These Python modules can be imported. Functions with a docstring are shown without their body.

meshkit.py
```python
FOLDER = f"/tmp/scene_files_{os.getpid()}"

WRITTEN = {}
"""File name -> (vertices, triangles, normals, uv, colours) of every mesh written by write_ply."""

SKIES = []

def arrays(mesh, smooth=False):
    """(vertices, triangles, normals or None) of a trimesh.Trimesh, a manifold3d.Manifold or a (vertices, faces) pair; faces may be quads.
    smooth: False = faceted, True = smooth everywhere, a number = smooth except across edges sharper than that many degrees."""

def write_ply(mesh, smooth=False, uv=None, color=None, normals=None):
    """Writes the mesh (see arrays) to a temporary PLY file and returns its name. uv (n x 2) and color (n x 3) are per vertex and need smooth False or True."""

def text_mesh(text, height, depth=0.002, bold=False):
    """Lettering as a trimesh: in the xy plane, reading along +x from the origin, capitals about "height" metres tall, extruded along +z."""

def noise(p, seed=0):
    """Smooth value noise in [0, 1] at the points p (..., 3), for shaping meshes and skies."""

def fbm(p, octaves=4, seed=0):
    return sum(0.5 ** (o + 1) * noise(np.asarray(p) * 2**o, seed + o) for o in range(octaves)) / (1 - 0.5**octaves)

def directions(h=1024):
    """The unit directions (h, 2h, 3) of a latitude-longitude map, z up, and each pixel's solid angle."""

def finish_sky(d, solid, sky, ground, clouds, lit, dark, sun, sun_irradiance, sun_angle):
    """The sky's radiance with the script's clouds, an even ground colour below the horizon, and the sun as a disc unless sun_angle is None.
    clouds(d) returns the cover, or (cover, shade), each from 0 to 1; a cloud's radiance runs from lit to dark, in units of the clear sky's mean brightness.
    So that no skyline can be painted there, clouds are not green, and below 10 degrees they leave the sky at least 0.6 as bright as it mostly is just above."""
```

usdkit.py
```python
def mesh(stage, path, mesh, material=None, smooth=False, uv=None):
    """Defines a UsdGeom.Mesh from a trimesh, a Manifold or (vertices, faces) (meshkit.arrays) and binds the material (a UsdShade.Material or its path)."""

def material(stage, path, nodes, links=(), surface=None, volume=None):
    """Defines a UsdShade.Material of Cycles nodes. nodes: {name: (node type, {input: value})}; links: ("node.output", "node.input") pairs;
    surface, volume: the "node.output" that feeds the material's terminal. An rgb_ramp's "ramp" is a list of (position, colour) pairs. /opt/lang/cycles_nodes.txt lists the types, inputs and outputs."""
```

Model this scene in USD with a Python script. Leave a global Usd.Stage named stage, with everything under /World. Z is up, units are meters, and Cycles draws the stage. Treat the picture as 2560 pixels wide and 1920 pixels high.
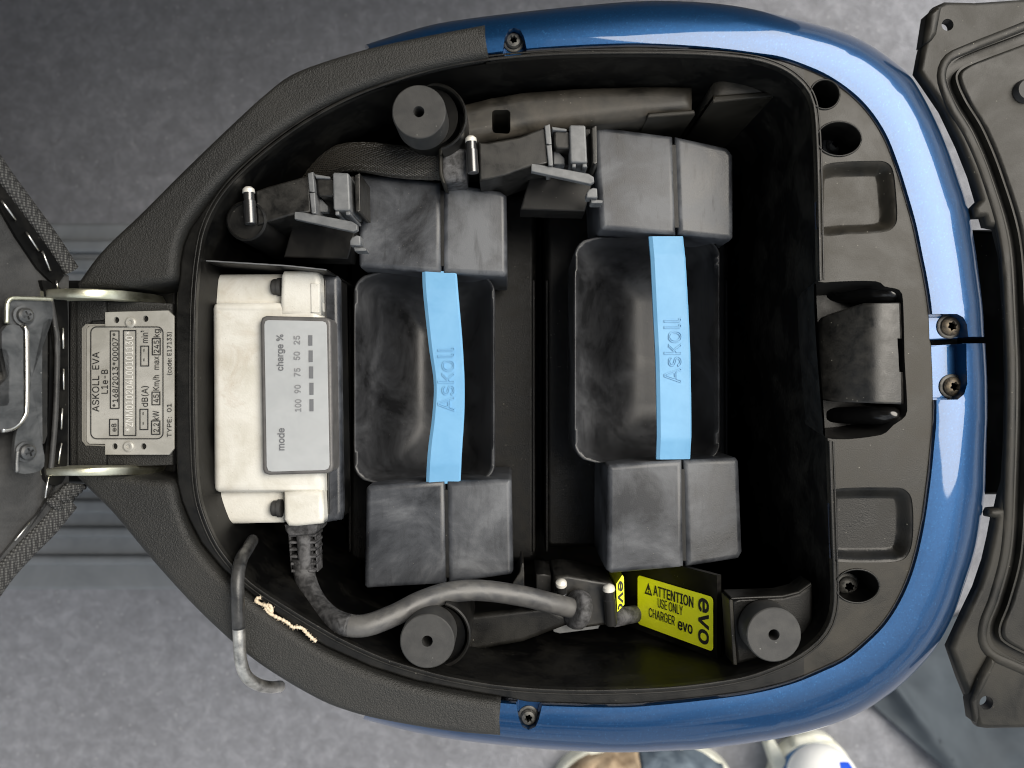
import math, random
import numpy as np, trimesh, manifold3d as m3
from scipy.interpolate import PchipInterpolator
from shapely.geometry import Polygon
from pxr import Usd, UsdGeom, UsdLux, UsdShade, Sdf, Gf, Vt
import usdkit, meshkit
random.seed(7); np.random.seed(7)
stage = Usd.Stage.CreateInMemory()
UsdGeom.SetStageUpAxis(stage, UsdGeom.Tokens.z); UsdGeom.SetStageMetersPerUnit(stage, 1.0)
UsdGeom.Xform.Define(stage, '/World'); UsdGeom.Scope.Define(stage, '/World/Looks')
PI = math.pi
# ------------------------------------------------------------------ camera
Z0 = 0.75          # height of the storage bin's rim above the ground
H = 0.40           # camera above the rim
S = 0.0002         # metres per measured unit on the rim plane
cam = UsdGeom.Camera.Define(stage, '/World/camera')
cam.AddTranslateOp().Set(Gf.Vec3d(0, 0, Z0 + H))
cam.CreateHorizontalApertureAttr(36.0); cam.CreateVerticalApertureAttr(27.0)
cam.CreateFocalLengthAttr(36.0 * H / (2560 * S))
cam.CreateClippingRangeAttr(Gf.Vec2f(0.01, 200))
cam.CreateFStopAttr(9.0); cam.CreateFocusDistanceAttr(H + 0.03)
cam.CreateExposureAttr(0.92)
# ------------------------------------------------------------------ sky and sun
SUN_AZ = math.atan2(0.85, 0.52); SUN_EL = math.radians(56)
sd = np.array([math.sin(SUN_AZ) * math.cos(SUN_EL), math.cos(SUN_AZ) * math.cos(SUN_EL), math.sin(SUN_EL)])
sky_m = usdkit.material(stage, '/World/Looks/sky', {
    'c': ('texture_coordinate', {}),
    's': ('sky_texture', {'sky_type': 'single_scattering', 'sun_disc': False, 'sun_elevation': SUN_EL, 'sun_rotation': math.atan2(sd[0], sd[1])}),
    'n': ('noise_texture', {'scale': 2.6, 'detail': 5.0, 'roughness': 0.55, 'distortion': 0.6}),
    'r': ('rgb_ramp', {'ramp': [(0.0, (0.0,) * 3), (0.43, (0.12,) * 3), (0.55, (0.95,) * 3), (1.0, (1,) * 3)]}),
    'b': ('rgb_to_bw', {}),
    'm': ('mix', {'color2': (9.4, 9.75, 9.75)}),
    'bg': ('background_shader', {'strength': 0.055})},
    [('c.generated', 'n.vector'), ('n.fac', 'r.fac'), ('r.color', 'b.color'), ('b.val', 'm.fac'), ('s.color', 'm.color1'), ('m.color', 'bg.color')], surface='bg.background')
dome = UsdLux.DomeLight.Define(stage, '/World/sky')
UsdShade.MaterialBindingAPI.Apply(dome.GetPrim()).Bind(sky_m)
dome.GetPrim().SetCustomDataByKey('kind', 'structure')
sun = UsdLux.DistantLight.Define(stage, '/World/sun')
sun.CreateIntensityAttr(0.75); sun.CreateAngleAttr(48.0); sun.CreateColorAttr(Gf.Vec3f(1.0, 0.93, 0.82))
sun.GetPrim().CreateAttribute('inputs:normalize', Sdf.ValueTypeNames.Bool).Set(True)
sun.AddRotateXYZOp().Set(Gf.Vec3f(0, 90 - math.degrees(SUN_EL), math.degrees(math.atan2(sd[1], sd[0]))))

# ------------------------------------------------------------------ materials
def principled(name, nodes=None, links=(), **kw):
    n = {'p': ('principled_bsdf', kw)}; n.update(nodes or {})
    return usdkit.material(stage, '/World/Looks/' + name, n, list(links), surface='p.BSDF')

def mottled(name, c1, c2, scale=60, rough=0.5, rough2=None, grain=900, bump=0.25, bdist=0.0004, ramp=(0.35, 0.65), speck=None, **kw):
    """two tones of one plastic / metal / rubber mixed by noise, fine relief, optional pale dust specks"""
    nodes = {'g': ('geometry', {}),
             'n': ('noise_texture', {'scale': scale, 'detail': 6.0, 'roughness': 0.62, 'distortion': 0.4}),
             'r': ('rgb_ramp', {'ramp': [(ramp[0], c1), (ramp[1], c2)]}),
             'n2': ('noise_texture', {'scale': grain, 'detail': 3.0}),
             'bu': ('bump', {'strength': bump, 'distance': bdist})}
    links = [('g.position', 'n.vector'), ('g.position', 'n2.vector'), ('n.fac', 'r.fac'), ('n2.fac', 'bu.height'), ('bu.normal', 'p.normal')]
    last = 'r.color'
    if rough2 is not None:
        nodes['rr'] = ('map_range', {'from_min': ramp[0], 'from_max': ramp[1], 'to_min': rough, 'to_max': rough2, 'clamp': True})
        links += [('n.fac', 'rr.value'), ('rr.result', 'p.roughness')]
    if speck:
        nodes['v'] = ('voronoi_texture', {'scale': 260.0, 'randomness': 1.0})
        nodes['vn'] = ('noise_texture', {'scale': 35.0, 'detail': 2.0})
        nodes['vm'] = ('math', {'math_type': 'multiply'})
        nodes['vl'] = ('map_range', {'from_min': 0.10, 'from_max': 0.03, 'to_min': 0.0, 'to_max': 1.0, 'clamp': True})
        nodes['vk'] = ('map_range', {'from_min': 0.52, 'from_max': 0.62, 'to_min': 0.0, 'to_max': 1.0, 'clamp': True})
        nodes['mx'] = ('mix', {'color2': speck})
        links += [('g.position', 'v.vector'), ('g.position', 'vn.vector'), ('v.distance', 'vl.value'), ('vn.fac', 'vk.value'), ('vl.result', 'vm.value1'),
                  ('vk.result', 'vm.value2'), ('vm.value', 'mx.fac'), (last, 'mx.color1')]
        last = 'mx.color'
    links.append((last, 'p.base_color'))
    return principled(name, nodes, links, roughness=rough, **kw)

M = {}
M['bin'] = mottled('bin_plastic', (0.0022, 0.0022, 0.0022), (0.017, 0.0162, 0.014), 42, 0.40, 0.6, 1400, 0.15, 0.0003, ramp=(0.46, 0.80), speck=(0.10, 0.094, 0.08), specular_ior_level=0.12)
M['rim'] = mottled('rim_plastic', (0.0035, 0.0034, 0.0032), (0.0115, 0.0110, 0.0096), 60, 0.30, 0.50, 1500, 0.25, 0.0003, speck=(0.2, 0.19, 0.16), specular_ior_level=0.28)
M['shelf'] = mottled('shelf_plastic', (0.008, 0.0075, 0.006), (0.030, 0.0268, 0.021), 34, 0.34, 0.54, 1800, 0.2, 0.0003, speck=(0.2, 0.19, 0.16), specular_ior_level=0.28)
M['trim'] = mottled('grained_trim_plastic', (0.0125, 0.0125, 0.0115), (0.021, 0.0206, 0.0186), 24, 0.52, 0.62, 1500, 1.0, 0.0006)
def battery_plastic(name, c1, c2, c3):
    return principled(name, {
        'g': ('geometry', {}), 'n': ('noise_texture', {'scale': 26.0, 'detail': 9.0, 'roughness': 0.66, 'distortion': 0.5}), 'r': ('rgb_ramp', {'ramp': [(0.36, c1), (0.50, c2), (0.64, c3)]}),
        'mp': ('mapping', {'rotation': (0.0, 0.0, 0.65), 'scale': (1.0, 0.16, 1.0)}), 'sn': ('noise_texture', {'scale': 240.0, 'detail': 3.0, 'roughness': 0.6}), 'sk': ('map_range', {'from_min': 0.58, 'from_max': 0.74, 'to_min': 0.0, 'to_max': 0.55, 'clamp': True}),
        'mx': ('mix', {'color2': c1}), 'v': ('voronoi_texture', {'scale': 240.0}), 'vl': ('map_range', {'from_min': 0.07, 'from_max': 0.03, 'to_min': 0.0, 'to_max': 0.5, 'clamp': True}), 'mv': ('mix', {'color2': (0.2, 0.19, 0.165)}),
        'n2': ('noise_texture', {'scale': 1500.0, 'detail': 3.0}), 'bu': ('bump', {'strength': 0.18, 'distance': 0.0003}), 'rr': ('map_range', {'from_min': 0.35, 'from_max': 0.65, 'to_min': 0.30, 'to_max': 0.52, 'clamp': True})},
        [('g.position', 'n.vector'), ('g.position', 'mp.vector'), ('mp.vector', 'sn.vector'), ('g.position', 'v.vector'), ('g.position', 'n2.vector'), ('n.fac', 'r.fac'), ('sn.fac', 'sk.value'), ('sk.result', 'mx.fac'), ('r.color', 'mx.color1'),
         ('v.distance', 'vl.value'), ('vl.result', 'mv.fac'), ('mx.color', 'mv.color1'), ('mv.color', 'p.base_color'), ('n.fac', 'rr.value'), ('rr.result', 'p.roughness'), ('n2.fac', 'bu.height'), ('bu.normal', 'p.normal')], specular_ior_level=0.5)
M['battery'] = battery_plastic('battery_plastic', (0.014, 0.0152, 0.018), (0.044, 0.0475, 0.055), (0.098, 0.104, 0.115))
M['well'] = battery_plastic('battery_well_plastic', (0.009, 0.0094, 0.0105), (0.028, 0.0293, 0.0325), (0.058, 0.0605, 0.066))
M['case'] = mottled('dusty_battery_case', (0.003, 0.003, 0.003), (0.015, 0.014, 0.012), 120, 0.4, 0.6, 1300, 0.25, 0.0004, ramp=(0.45, 0.75), speck=(0.2, 0.19, 0.16), specular_ior_level=0.22)
M['rubber'] = mottled('rubber', (0.023, 0.023, 0.023), (0.040, 0.0395, 0.038), 120, 0.62, None, 2200, 0.3, 0.0002, speck=(0.2, 0.2, 0.19))
M['dark'] = mottled('black_plastic', (0.005, 0.005, 0.005), (0.011, 0.0105, 0.0095), 90, 0.38, 0.5, 1500, 0.15, 0.0003, speck=(0.12, 0.11, 0.1), specular_ior_level=0.3)
M['connector'] = mottled('connector_plastic', (0.004, 0.004, 0.0038), (0.019, 0.0178, 0.0155), 150, 0.34, 0.5, 1500, 0.15, 0.0003, speck=(0.25, 0.24, 0.2))
M['clip'] = mottled('grey_clip_plastic', (0.11, 0.115, 0.12), (0.17, 0.175, 0.18), 150, 0.45, None, 1500, 0.1, 0.0002)
M['cream'] = mottled('cream_plastic', (0.74, 0.69, 0.58), (0.86, 0.83, 0.75), 55, 0.5, None, 900, 0.25, 0.0003, ramp=(0.25, 0.6), speck=(0.35, 0.29, 0.2))
M['cream'] = principled('cream_plastic', {
    'g': ('geometry', {}), 'n': ('noise_texture', {'scale': 55.0, 'detail': 6.0, 'roughness': 0.62}), 'r': ('rgb_ramp', {'ramp': [(0.25, (0.52, 0.50, 0.435)), (0.6, (0.66, 0.648, 0.60))]}),
    'n3': ('noise_texture', {'scale': 30.0, 'detail': 8.0, 'roughness': 0.7, 'distortion': 0.8}), 'k': ('map_range', {'from_min': 0.55, 'from_max': 0.78, 'to_min': 0.0, 'to_max': 0.75, 'clamp': True}), 'mx': ('mix', {'color2': (0.42, 0.35, 0.26)}),
    'v': ('voronoi_texture', {'scale': 420.0}), 'vl': ('map_range', {'from_min': 0.10, 'from_max': 0.04, 'to_min': 0.0, 'to_max': 0.5, 'clamp': True}), 'mv': ('mix', {'color2': (0.2, 0.16, 0.11)}),
    'n2': ('noise_texture', {'scale': 900.0, 'detail': 3.0}), 'bu': ('bump', {'strength': 0.3, 'distance': 0.0003})},
    [('g.position', 'n.vector'), ('g.position', 'n2.vector'), ('g.position', 'n3.vector'), ('g.position', 'v.vector'), ('n.fac', 'r.fac'), ('n3.fac', 'k.value'), ('k.result', 'mx.fac'), ('r.color', 'mx.color1'),
     ('v.distance', 'vl.value'), ('vl.result', 'mv.fac'), ('mx.color', 'mv.color1'), ('mv.color', 'p.base_color'), ('n2.fac', 'bu.height'), ('bu.normal', 'p.normal')], roughness=0.42)
M['stain'] = mottled('brown_grime', (0.30, 0.22, 0.14), (0.5, 0.42, 0.3), 200, 0.8)
M['label'] = mottled('grey_label_film', (0.36, 0.375, 0.385), (0.40, 0.415, 0.425), 70, 0.4, None, 1500, 0.05, 0.0001)
M['label_frame'] = mottled('label_frame_plastic', (0.085, 0.083, 0.082), (0.12, 0.115, 0.112), 120, 0.4)
M['ink_grey'] = principled('grey_ink', base_color=(0.13, 0.135, 0.145), roughness=0.6)
M['ink_pale'] = principled('pale_grey_ink', base_color=(0.2, 0.205, 0.215), roughness=0.6)
M['ink'] = principled('black_ink', base_color=(0.012, 0.012, 0.012), roughness=0.55)
M['ink_white'] = principled('punched_silver', base_color=(0.85, 0.83, 0.78), roughness=0.35, metallic=0.3)
M['plate'] = mottled('plate_aluminium', (0.36, 0.35, 0.315), (0.48, 0.47, 0.435), 45, 0.42, 0.55, 1800, 0.12, 0.0002, metallic=0.25, speck=(0.2, 0.18, 0.15))
M['film'] = principled('clear_film', base_color=(0.5, 0.48, 0.43), roughness=0.25, alpha=0.4)
M['strap'] = mottled('sky_blue_strap', (0.125, 0.325, 0.55), (0.165, 0.38, 0.61), 60, 0.5, None, 1500, 0.12, 0.0002, ramp=(0.3, 0.7))
M['zinc'] = mottled('yellow_zinc_steel', (0.66, 0.65, 0.46), (0.84, 0.83, 0.70), 60, 0.3, 0.42, 2500, 0.1, 0.0002, metallic=1.0)
M['steel'] = mottled('dull_steel', (0.085, 0.088, 0.09), (0.19, 0.193, 0.195), 90, 0.38, 0.55, 2500, 0.15, 0.0002, metallic=0.85, speck=(0.5, 0.5, 0.48))
M['chrome'] = principled('bright_steel', base_color=(0.72, 0.70, 0.66), metallic=1.0, roughness=0.24)
M['bolt'] = mottled('rusty_bolt', (0.05, 0.045, 0.04), (0.20, 0.16, 0.11), 500, 0.42, 0.6, 2500, 0.3, 0.0003, metallic=0.6)
M['bolt_dark'] = mottled('dark_bolt', (0.05, 0.05, 0.047), (0.14, 0.135, 0.125), 500, 0.42, 0.6, 2500, 0.2, 0.0003, metallic=0.6)
M['yellow'] = mottled('yellow_sticker_film', (0.88, 0.93, 0.015), (0.92, 0.96, 0.03), 60, 0.45)
M['cable'] = mottled('cable_rubber', (0.05, 0.05, 0.052), (0.095, 0.093, 0.09), 90, 0.38, 0.5, 1200, 0.15, 0.0002)
M['dusty'] = mottled('dusty_rubber', (0.02, 0.02, 0.021), (0.095, 0.095, 0.10), 240, 0.7, None, 1600, 0.4, 0.0004, ramp=(0.38, 0.62))
M['thread'] = mottled('beige_thread', (0.55, 0.45, 0.32), (0.75, 0.65, 0.5), 800, 0.9)
M['seat'] = mottled('seat_pan', (0.014, 0.014, 0.014), (0.05, 0.05, 0.05), 45, 0.45, 0.65, 1200, 0.3, 0.0004, speck=(0.3, 0.3, 0.28))
M['foot'] = mottled('floor_plastic', (0.11, 0.12, 0.13), (0.16, 0.17, 0.182), 14, 0.6, None, 500, 0.3, 0.001)
M['rear'] = mottled('carrier_plastic', (0.0035, 0.0034, 0.0028), (0.024, 0.0222, 0.0178), 34, 0.38, 0.58, 1500, 0.25, 0.0003, speck=(0.2, 0.19, 0.15), specular_ior_level=0.28)
M['bag'] = mottled('dark_sheet', (0.020, 0.028, 0.037), (0.046, 0.058, 0.070), 9, 0.75, 0.9, 300, 0.2, 0.001)
M['ball'] = mottled('white_ball', (0.80, 0.81, 0.78), (0.86, 0.86, 0.84), 30, 0.35)
M['ball_blue'] = principled('ball_blue', base_color=(0.005, 0.06, 0.5), roughness=0.35)
M['shoe_tan'] = mottled('tan_suede', (0.14, 0.095, 0.055), (0.40, 0.31, 0.21), 45, 0.85, None, 900, 0.4, 0.001)
M['shoe_blue'] = mottled('slate_fabric', (0.025, 0.04, 0.06), (0.10, 0.13, 0.16), 40, 0.8, None, 900, 0.4, 0.001)
M['shoe_teal'] = mottled('blue_fabric', (0.03, 0.12, 0.30), (0.10, 0.22, 0.42), 30, 0.75, None, 900, 0.4, 0.001)
M['sole'] = mottled('cream_sole', (0.52, 0.52, 0.44), (0.68, 0.68, 0.60), 40, 0.6)
M['gloss'] = principled('shiny_black_plastic', base_color=(0.006, 0.006, 0.006), roughness=0.16)
# woven webbing and braided sleeve
def woven(name, c1, c2, scale, rough=0.7):
    nodes = {'g': ('geometry', {}), 'v': ('voronoi_texture', {'scale': scale, 'randomness': 0.15}),
             'r': ('rgb_ramp', {'ramp': [(0.15, c2), (0.55, c1)]}), 'bu': ('bump', {'strength': 0.9, 'distance': 0.0006, 'invert': True})}
    return principled(name, nodes, [('g.position', 'v.vector'), ('v.distance', 'r.fac'), ('r.color', 'p.base_color'), ('v.distance', 'bu.height'), ('bu.normal', 'p.normal')], roughness=rough)
M['webbing'] = woven('woven_webbing', (0.016, 0.016, 0.016), (0.12, 0.12, 0.115), 820)
M['braid'] = woven('braided_sleeve', (0.012, 0.011, 0.010), (0.085, 0.078, 0.065), 620, 0.5)
# metallic blue paint under a clear coat
M['blue'] = principled('metallic_blue_paint', {
    'g': ('geometry', {}), 'v': ('voronoi_texture', {'scale': 1500.0}), 'h': ('hsv', {'saturation': 0.0, 'value': 1.0}),
    'bw': ('rgb_to_bw', {}), 'r': ('rgb_ramp', {'ramp': [(0.0, (0.002, 0.036, 0.112)), (0.8, (0.003, 0.046, 0.138)), (1.0, (0.012, 0.074, 0.19))]}),
    'n': ('noise_texture', {'scale': 60.0, 'detail': 5.0}), 'bu': ('bump', {'strength': 0.10, 'distance': 0.0008})},
    [('g.position', 'v.vector'), ('v.color', 'bw.color'), ('bw.val', 'r.fac'), ('r.color', 'p.base_color'), ('g.position', 'n.vector'), ('n.fac', 'bu.height'), ('bu.normal', 'p.normal')],
    metallic=0.7, roughness=0.36, coat_weight=0.85, coat_roughness=0.025)
# ground: rough mottled asphalt with pale grit
M['ground'] = principled('mottled_asphalt', {
    'g': ('geometry', {}), 'n': ('noise_texture', {'scale': 40.0, 'detail': 12.0, 'roughness': 0.80, 'distortion': 0.3}),
    'n2': ('noise_texture', {'scale': 3.0, 'detail': 4.0}), 'v': ('voronoi_texture', {'scale': 55.0}),
    'r': ('rgb_ramp', {'ramp': [(0.28, (0.128, 0.131, 0.144)), (0.50, (0.192, 0.197, 0.218)), (0.74, (0.300, 0.306, 0.335))]}),
    'r2': ('map_range', {'from_min': 0.3, 'from_max': 0.7, 'to_min': 0.85, 'to_max': 1.15}),
    'sp': ('map_range', {'from_min': 0.12, 'from_max': 0.05, 'to_min': 0.0, 'to_max': 0.45, 'clamp': True}),
    'mu': ('vector_math', {'math_type': 'scale'}), 'mx': ('mix', {'color2': (0.42, 0.42, 0.43)}),
    'bu': ('bump', {'strength': 0.8, 'distance': 0.006})},
    [('g.position', 'n.vector'), ('g.position', 'n2.vector'), ('g.position', 'v.vector'), ('n.fac', 'r.fac'), ('r.color', 'mu.vector1'), ('n2.fac', 'r2.value'), ('r2.result', 'mu.scale'),
     ('mu.vector', 'mx.color1'), ('v.distance', 'sp.value'), ('sp.result', 'mx.fac'), ('mx.color', 'p.base_color'), ('n.fac', 'bu.height'), ('bu.normal', 'p.normal')], roughness=0.85)

# ------------------------------------------------------------------ helpers
def P(px, py, z=0.0):
    """the point at height z (above the rim) whose measured position in the photograph is px, py"""
    s = S * (H - z) / H
    return np.array([(px - 1280) * s, (960 - py) * s, Z0 + z])
def V(px, py, z=0.0): return P(px * 1.1573, py * 1.1573, z)
def PP(pts, z=0.0): return np.array([P(a, b, z) for a, b in pts])
def VV(pts): return [(a * 1.1573, b * 1.1573) for a, b in pts]

COUNT = {}
def numbered(parent, name):
    k = COUNT.get((parent, name), 0); COUNT[(parent, name)] = k + 1
    return f'{parent}/{name}' + (f'_{k:03d}' if k else '')
LOC = {}
def tag(prim, label=None, cat=None, group=None, kind=None):
    for k, v in (('label', label), ('category', cat), ('group', group), ('kind', kind)):
        if v: prim.SetCustomDataByKey(k, v)
def thing(name, label, cat, loc, group=None):
    path = numbered('/World', name)
    x = UsdGeom.Xform.Define(stage, path); x.AddTranslateOp().Set(Gf.Vec3d(*map(float, loc)))
    LOC[path] = np.array(loc, float); tag(x.GetPrim(), label, cat, group)
    return path
def obj(name, mesh, mat, parent='/World', smooth=35, label=None):
    path = numbered(parent, name)
    root = '/'.join(parent.split('/')[:3])
    off = LOC.get(root, np.zeros(3))
    v, f, _ = meshkit.arrays(mesh, False)
    t = trimesh.Trimesh(v - off, f, process=True)
    if smooth is False: usdkit.mesh(stage, path, t, M[mat], smooth=False)
    else:
        # normals weighted by the size of the flat facet each triangle belongs to, so that flats stay flat
        t = trimesh.graph.smooth_shade(t, angle=PI if smooth is True else math.radians(smooth), facet_minarea=None)
        v, f = np.array(t.vertices), np.array(t.faces)
        w = np.array(t.area_faces)
        for fc in t.facets: w[fc] = w[fc].sum()
        fn = np.cross(v[f[:, 1]] - v[f[:, 0]], v[f[:, 2]] - v[f[:, 0]]); fn /= np.maximum(np.linalg.norm(fn, axis=1, keepdims=True), 1e-300)
        n = np.zeros_like(v)
        for k in range(3): np.add.at(n, f[:, k], fn * w[:, None])
        L = np.linalg.norm(n, axis=1, keepdims=True); n = np.where(L > 1e-300, n / np.maximum(L, 1e-300), [0, 0, 1.0])
        g_ = usdkit.mesh(stage, path, (v, f), M[mat], smooth=False)
        g_.CreateNormalsAttr(Vt.Vec3fArray.FromNumpy(n.astype(np.float32))); g_.SetNormalsInterpolation('vertex')
    if label: stage.GetPrimAtPath(path).SetCustomDataByKey('label', label)
    return path
cat_ = trimesh.util.concatenate

def curve(pts, n, closed=False):
    p = np.array(pts, float)
    if closed: p = np.vstack([p[-3:], p, p[:4]])
    t = np.r_[0, np.cumsum(np.linalg.norm(np.diff(p, axis=0), axis=1) ** 0.5 + 1e-9)]
    k = 3 if closed else 0
    # centripetal Catmull-Rom through the points
    from scipy.interpolate import CubicHermiteSpline
    m = np.zeros_like(p)
    for i in range(len(p)):
        a, b = max(i - 1, 0), min(i + 1, len(p) - 1)
        m[i] = (p[b] - p[a]) / max(t[b] - t[a], 1e-9)
    sp = CubicHermiteSpline(t, p, m)
    lo, hi = (t[3], t[-4]) if closed else (t[0], t[-1])
    tt = np.linspace(lo, hi, 1200); q = sp(tt)
    d = np.r_[0, np.cumsum(np.linalg.norm(np.diff(q, axis=0), axis=1))]
    s = np.linspace(0, d[-1], n, endpoint=not closed)
    return np.stack([np.interp(s, d, q[:, j]) for j in range(p.shape[1])], 1)

def loft(rings, closed=True, cap=True):
    """a skin through rings (k, m, 3) of equal length; closed = each ring is a loop"""
    r = np.asarray(rings, float); k, m = r.shape[:2]; v = r.reshape(-1, 3); f = []
    for i in range(k - 1):
        for j in range(m if closed else m - 1):
            a, b = i * m + j, i * m + (j + 1) % m
            f += [(a, b, b + m), (a, b + m, a + m)]
    if cap:
        c0, c1 = len(v), len(v) + 1; v = np.vstack([v, r[0].mean(0), r[-1].mean(0)])
        for j in range(m):
            f += [(c0, (j + 1) % m, j), (c1, (k - 1) * m + j, (k - 1) * m + (j + 1) % m)]
    t = trimesh.Trimesh(v, f, process=False)
    if cap and t.volume < 0: t.invert()
    return t

def tube(path, r, n=14, cap=True):
    p = np.asarray(path, float); rr = np.broadcast_to(r, len(p)); rings = []
    d = np.gradient(p, axis=0); d /= np.linalg.norm(d, axis=1, keepdims=True)
    u = np.cross(d[0], [0.13, 0.21, 1.0]); u /= np.linalg.norm(u)
    for i in range(len(p)):
        u = u - d[i] * (u @ d[i]); u /= np.linalg.norm(u); w = np.cross(d[i], u)
        a = np.linspace(0, 2 * PI, n, endpoint=False)
        rings.append(p[i] + rr[i] * (np.cos(a)[:, None] * u + np.sin(a)[:, None] * w))
    return loft(rings, True, cap)

def clean(pts):
    pg = Polygon(np.asarray(pts)[:, :2])
    if not pg.is_valid: pg = max(getattr(pg.buffer(0), 'geoms', [pg.buffer(0)]), key=lambda g: g.area)
    return pg
def prism(pts, z0, z1, bev=0.0, steps=4):
    """a slab over the outline pts (world x, y), from z0 to z1 (above the rim), its upper edge rounded by bev"""
    pg = pts if isinstance(pts, Polygon) else clean(pts)
    if bev <= 0:
        t = trimesh.creation.extrude_polygon(pg, z1 - z0, engine='earcut'); t.apply_translation([0, 0, Z0 + z0]); return t
    def loop(g):
        if g.geom_type != 'Polygon': g = max(g.geoms, key=lambda x: x.area)
        q = np.array(g.exterior.coords)[:-1]; q = q if g.exterior.is_ccw else q[::-1]
        keep = np.linalg.norm(q - np.roll(q, 1, 0), axis=1) > 1e-6
        return q[keep]
    rings = [(loop(Polygon(pg.exterior)), z1 - bev)]
    for k in range(1, steps + 1):
        g = Polygon(rings[0][0]).buffer(-bev * (1 - math.cos(k / steps * PI / 2)), join_style=1, quad_segs=6)
        if g.is_empty: break
        rings.append((loop(g), z1 - bev + bev * math.sin(k / steps * PI / 2)))
    V_, F_ = [], []; n = len(rings[0][0]); q0 = rings[0][0]
    V_ += [np.c_[q0, np.full(n, Z0 + z0)], np.c_[q0, np.full(n, Z0 + rings[0][1])]]
    j = np.arange(n); j2 = (j + 1) % n
    F_ += [np.c_[j, j2, j2 + n], np.c_[j, j2 + n, j + n], np.asarray(m3.triangulate([q0], -1.0, False), int)[:, ::-1]]
    base = n; tot = 2 * n
    for k in range(1, len(rings)):
        a_, b_ = rings[k - 1][0], rings[k][0]
        tri = np.asarray(m3.triangulate([a_, b_[::-1]], -1.0, False), int)
        idx = np.r_[np.arange(len(a_)) + base, tot + np.arange(len(b_))[::-1]]
        V_.append(np.c_[b_, np.full(len(b_), Z0 + rings[k][1])]); F_.append(idx[tri]); base = tot; tot += len(b_)
    F_.append(np.asarray(m3.triangulate([rings[-1][0]], -1.0, False), int) + base)
    return trimesh.Trimesh(np.vstack(V_), np.vstack(F_), process=False)
def rrect(x0, y0, x1, y1, r, n=6):
    """a rounded rectangle's outline in measured units"""
    pts = []
    for cx, cy, a0 in ((x1 - r, y1 - r, 0), (x0 + r, y1 - r, 90), (x0 + r, y0 + r, 180), (x1 - r, y0 + r, 270)):
        for k in range(n + 1):
            a = math.radians(a0 + 90 * k / n); pts.append((cx + r * math.cos(a), cy + r * math.sin(a)))
    return pts
def ring_pts(cx, cy, rx, ry=None, n=40):
    a = np.linspace(0, 2 * PI, n, endpoint=False); ry = ry or rx
    return np.stack([cx + rx * np.cos(a), cy + ry * np.sin(a)], 1)
def lathe(profile, at, n=40, axis=None):
    """profile (r, z) turned about the vertical through at"""
    a = np.linspace(0, 2 * PI, n, endpoint=False); pr = np.asarray(profile, float)
    rings = [np.stack([r * np.cos(a), r * np.sin(a), np.full(n, z)], 1) for r, z in pr]
    t = loft(rings, True, True)
    if axis is not None: t.apply_transform(trimesh.geometry.align_vectors([0, 0, 1], axis))
    t.apply_translation(at); return t
def rbox(size, r, at=(0, 0, 0), rot=None):
    x, y, z = np.array(size) / 2 - r
    b = m3.Manifold.hull_points(np.vstack([trimesh.creation.icosphere(2, r).vertices + np.array([i * x, j * y, k * z]) for i in (-1, 1) for j in (-1, 1) for k in (-1, 1)]))
    mm = b.to_mesh(); t = trimesh.Trimesh(mm.vert_properties[:, :3], mm.tri_verts)
    if rot is not None: t.apply_transform(rot)
    t.apply_translation(at); return t
def box_px(x0, y0, x1, y1, z0, z1, bev=0.0006, r=4):
    return prism(PP(rrect(x0, y0, x1, y1, r), z1), z0, z1, bev, 3)
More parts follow.
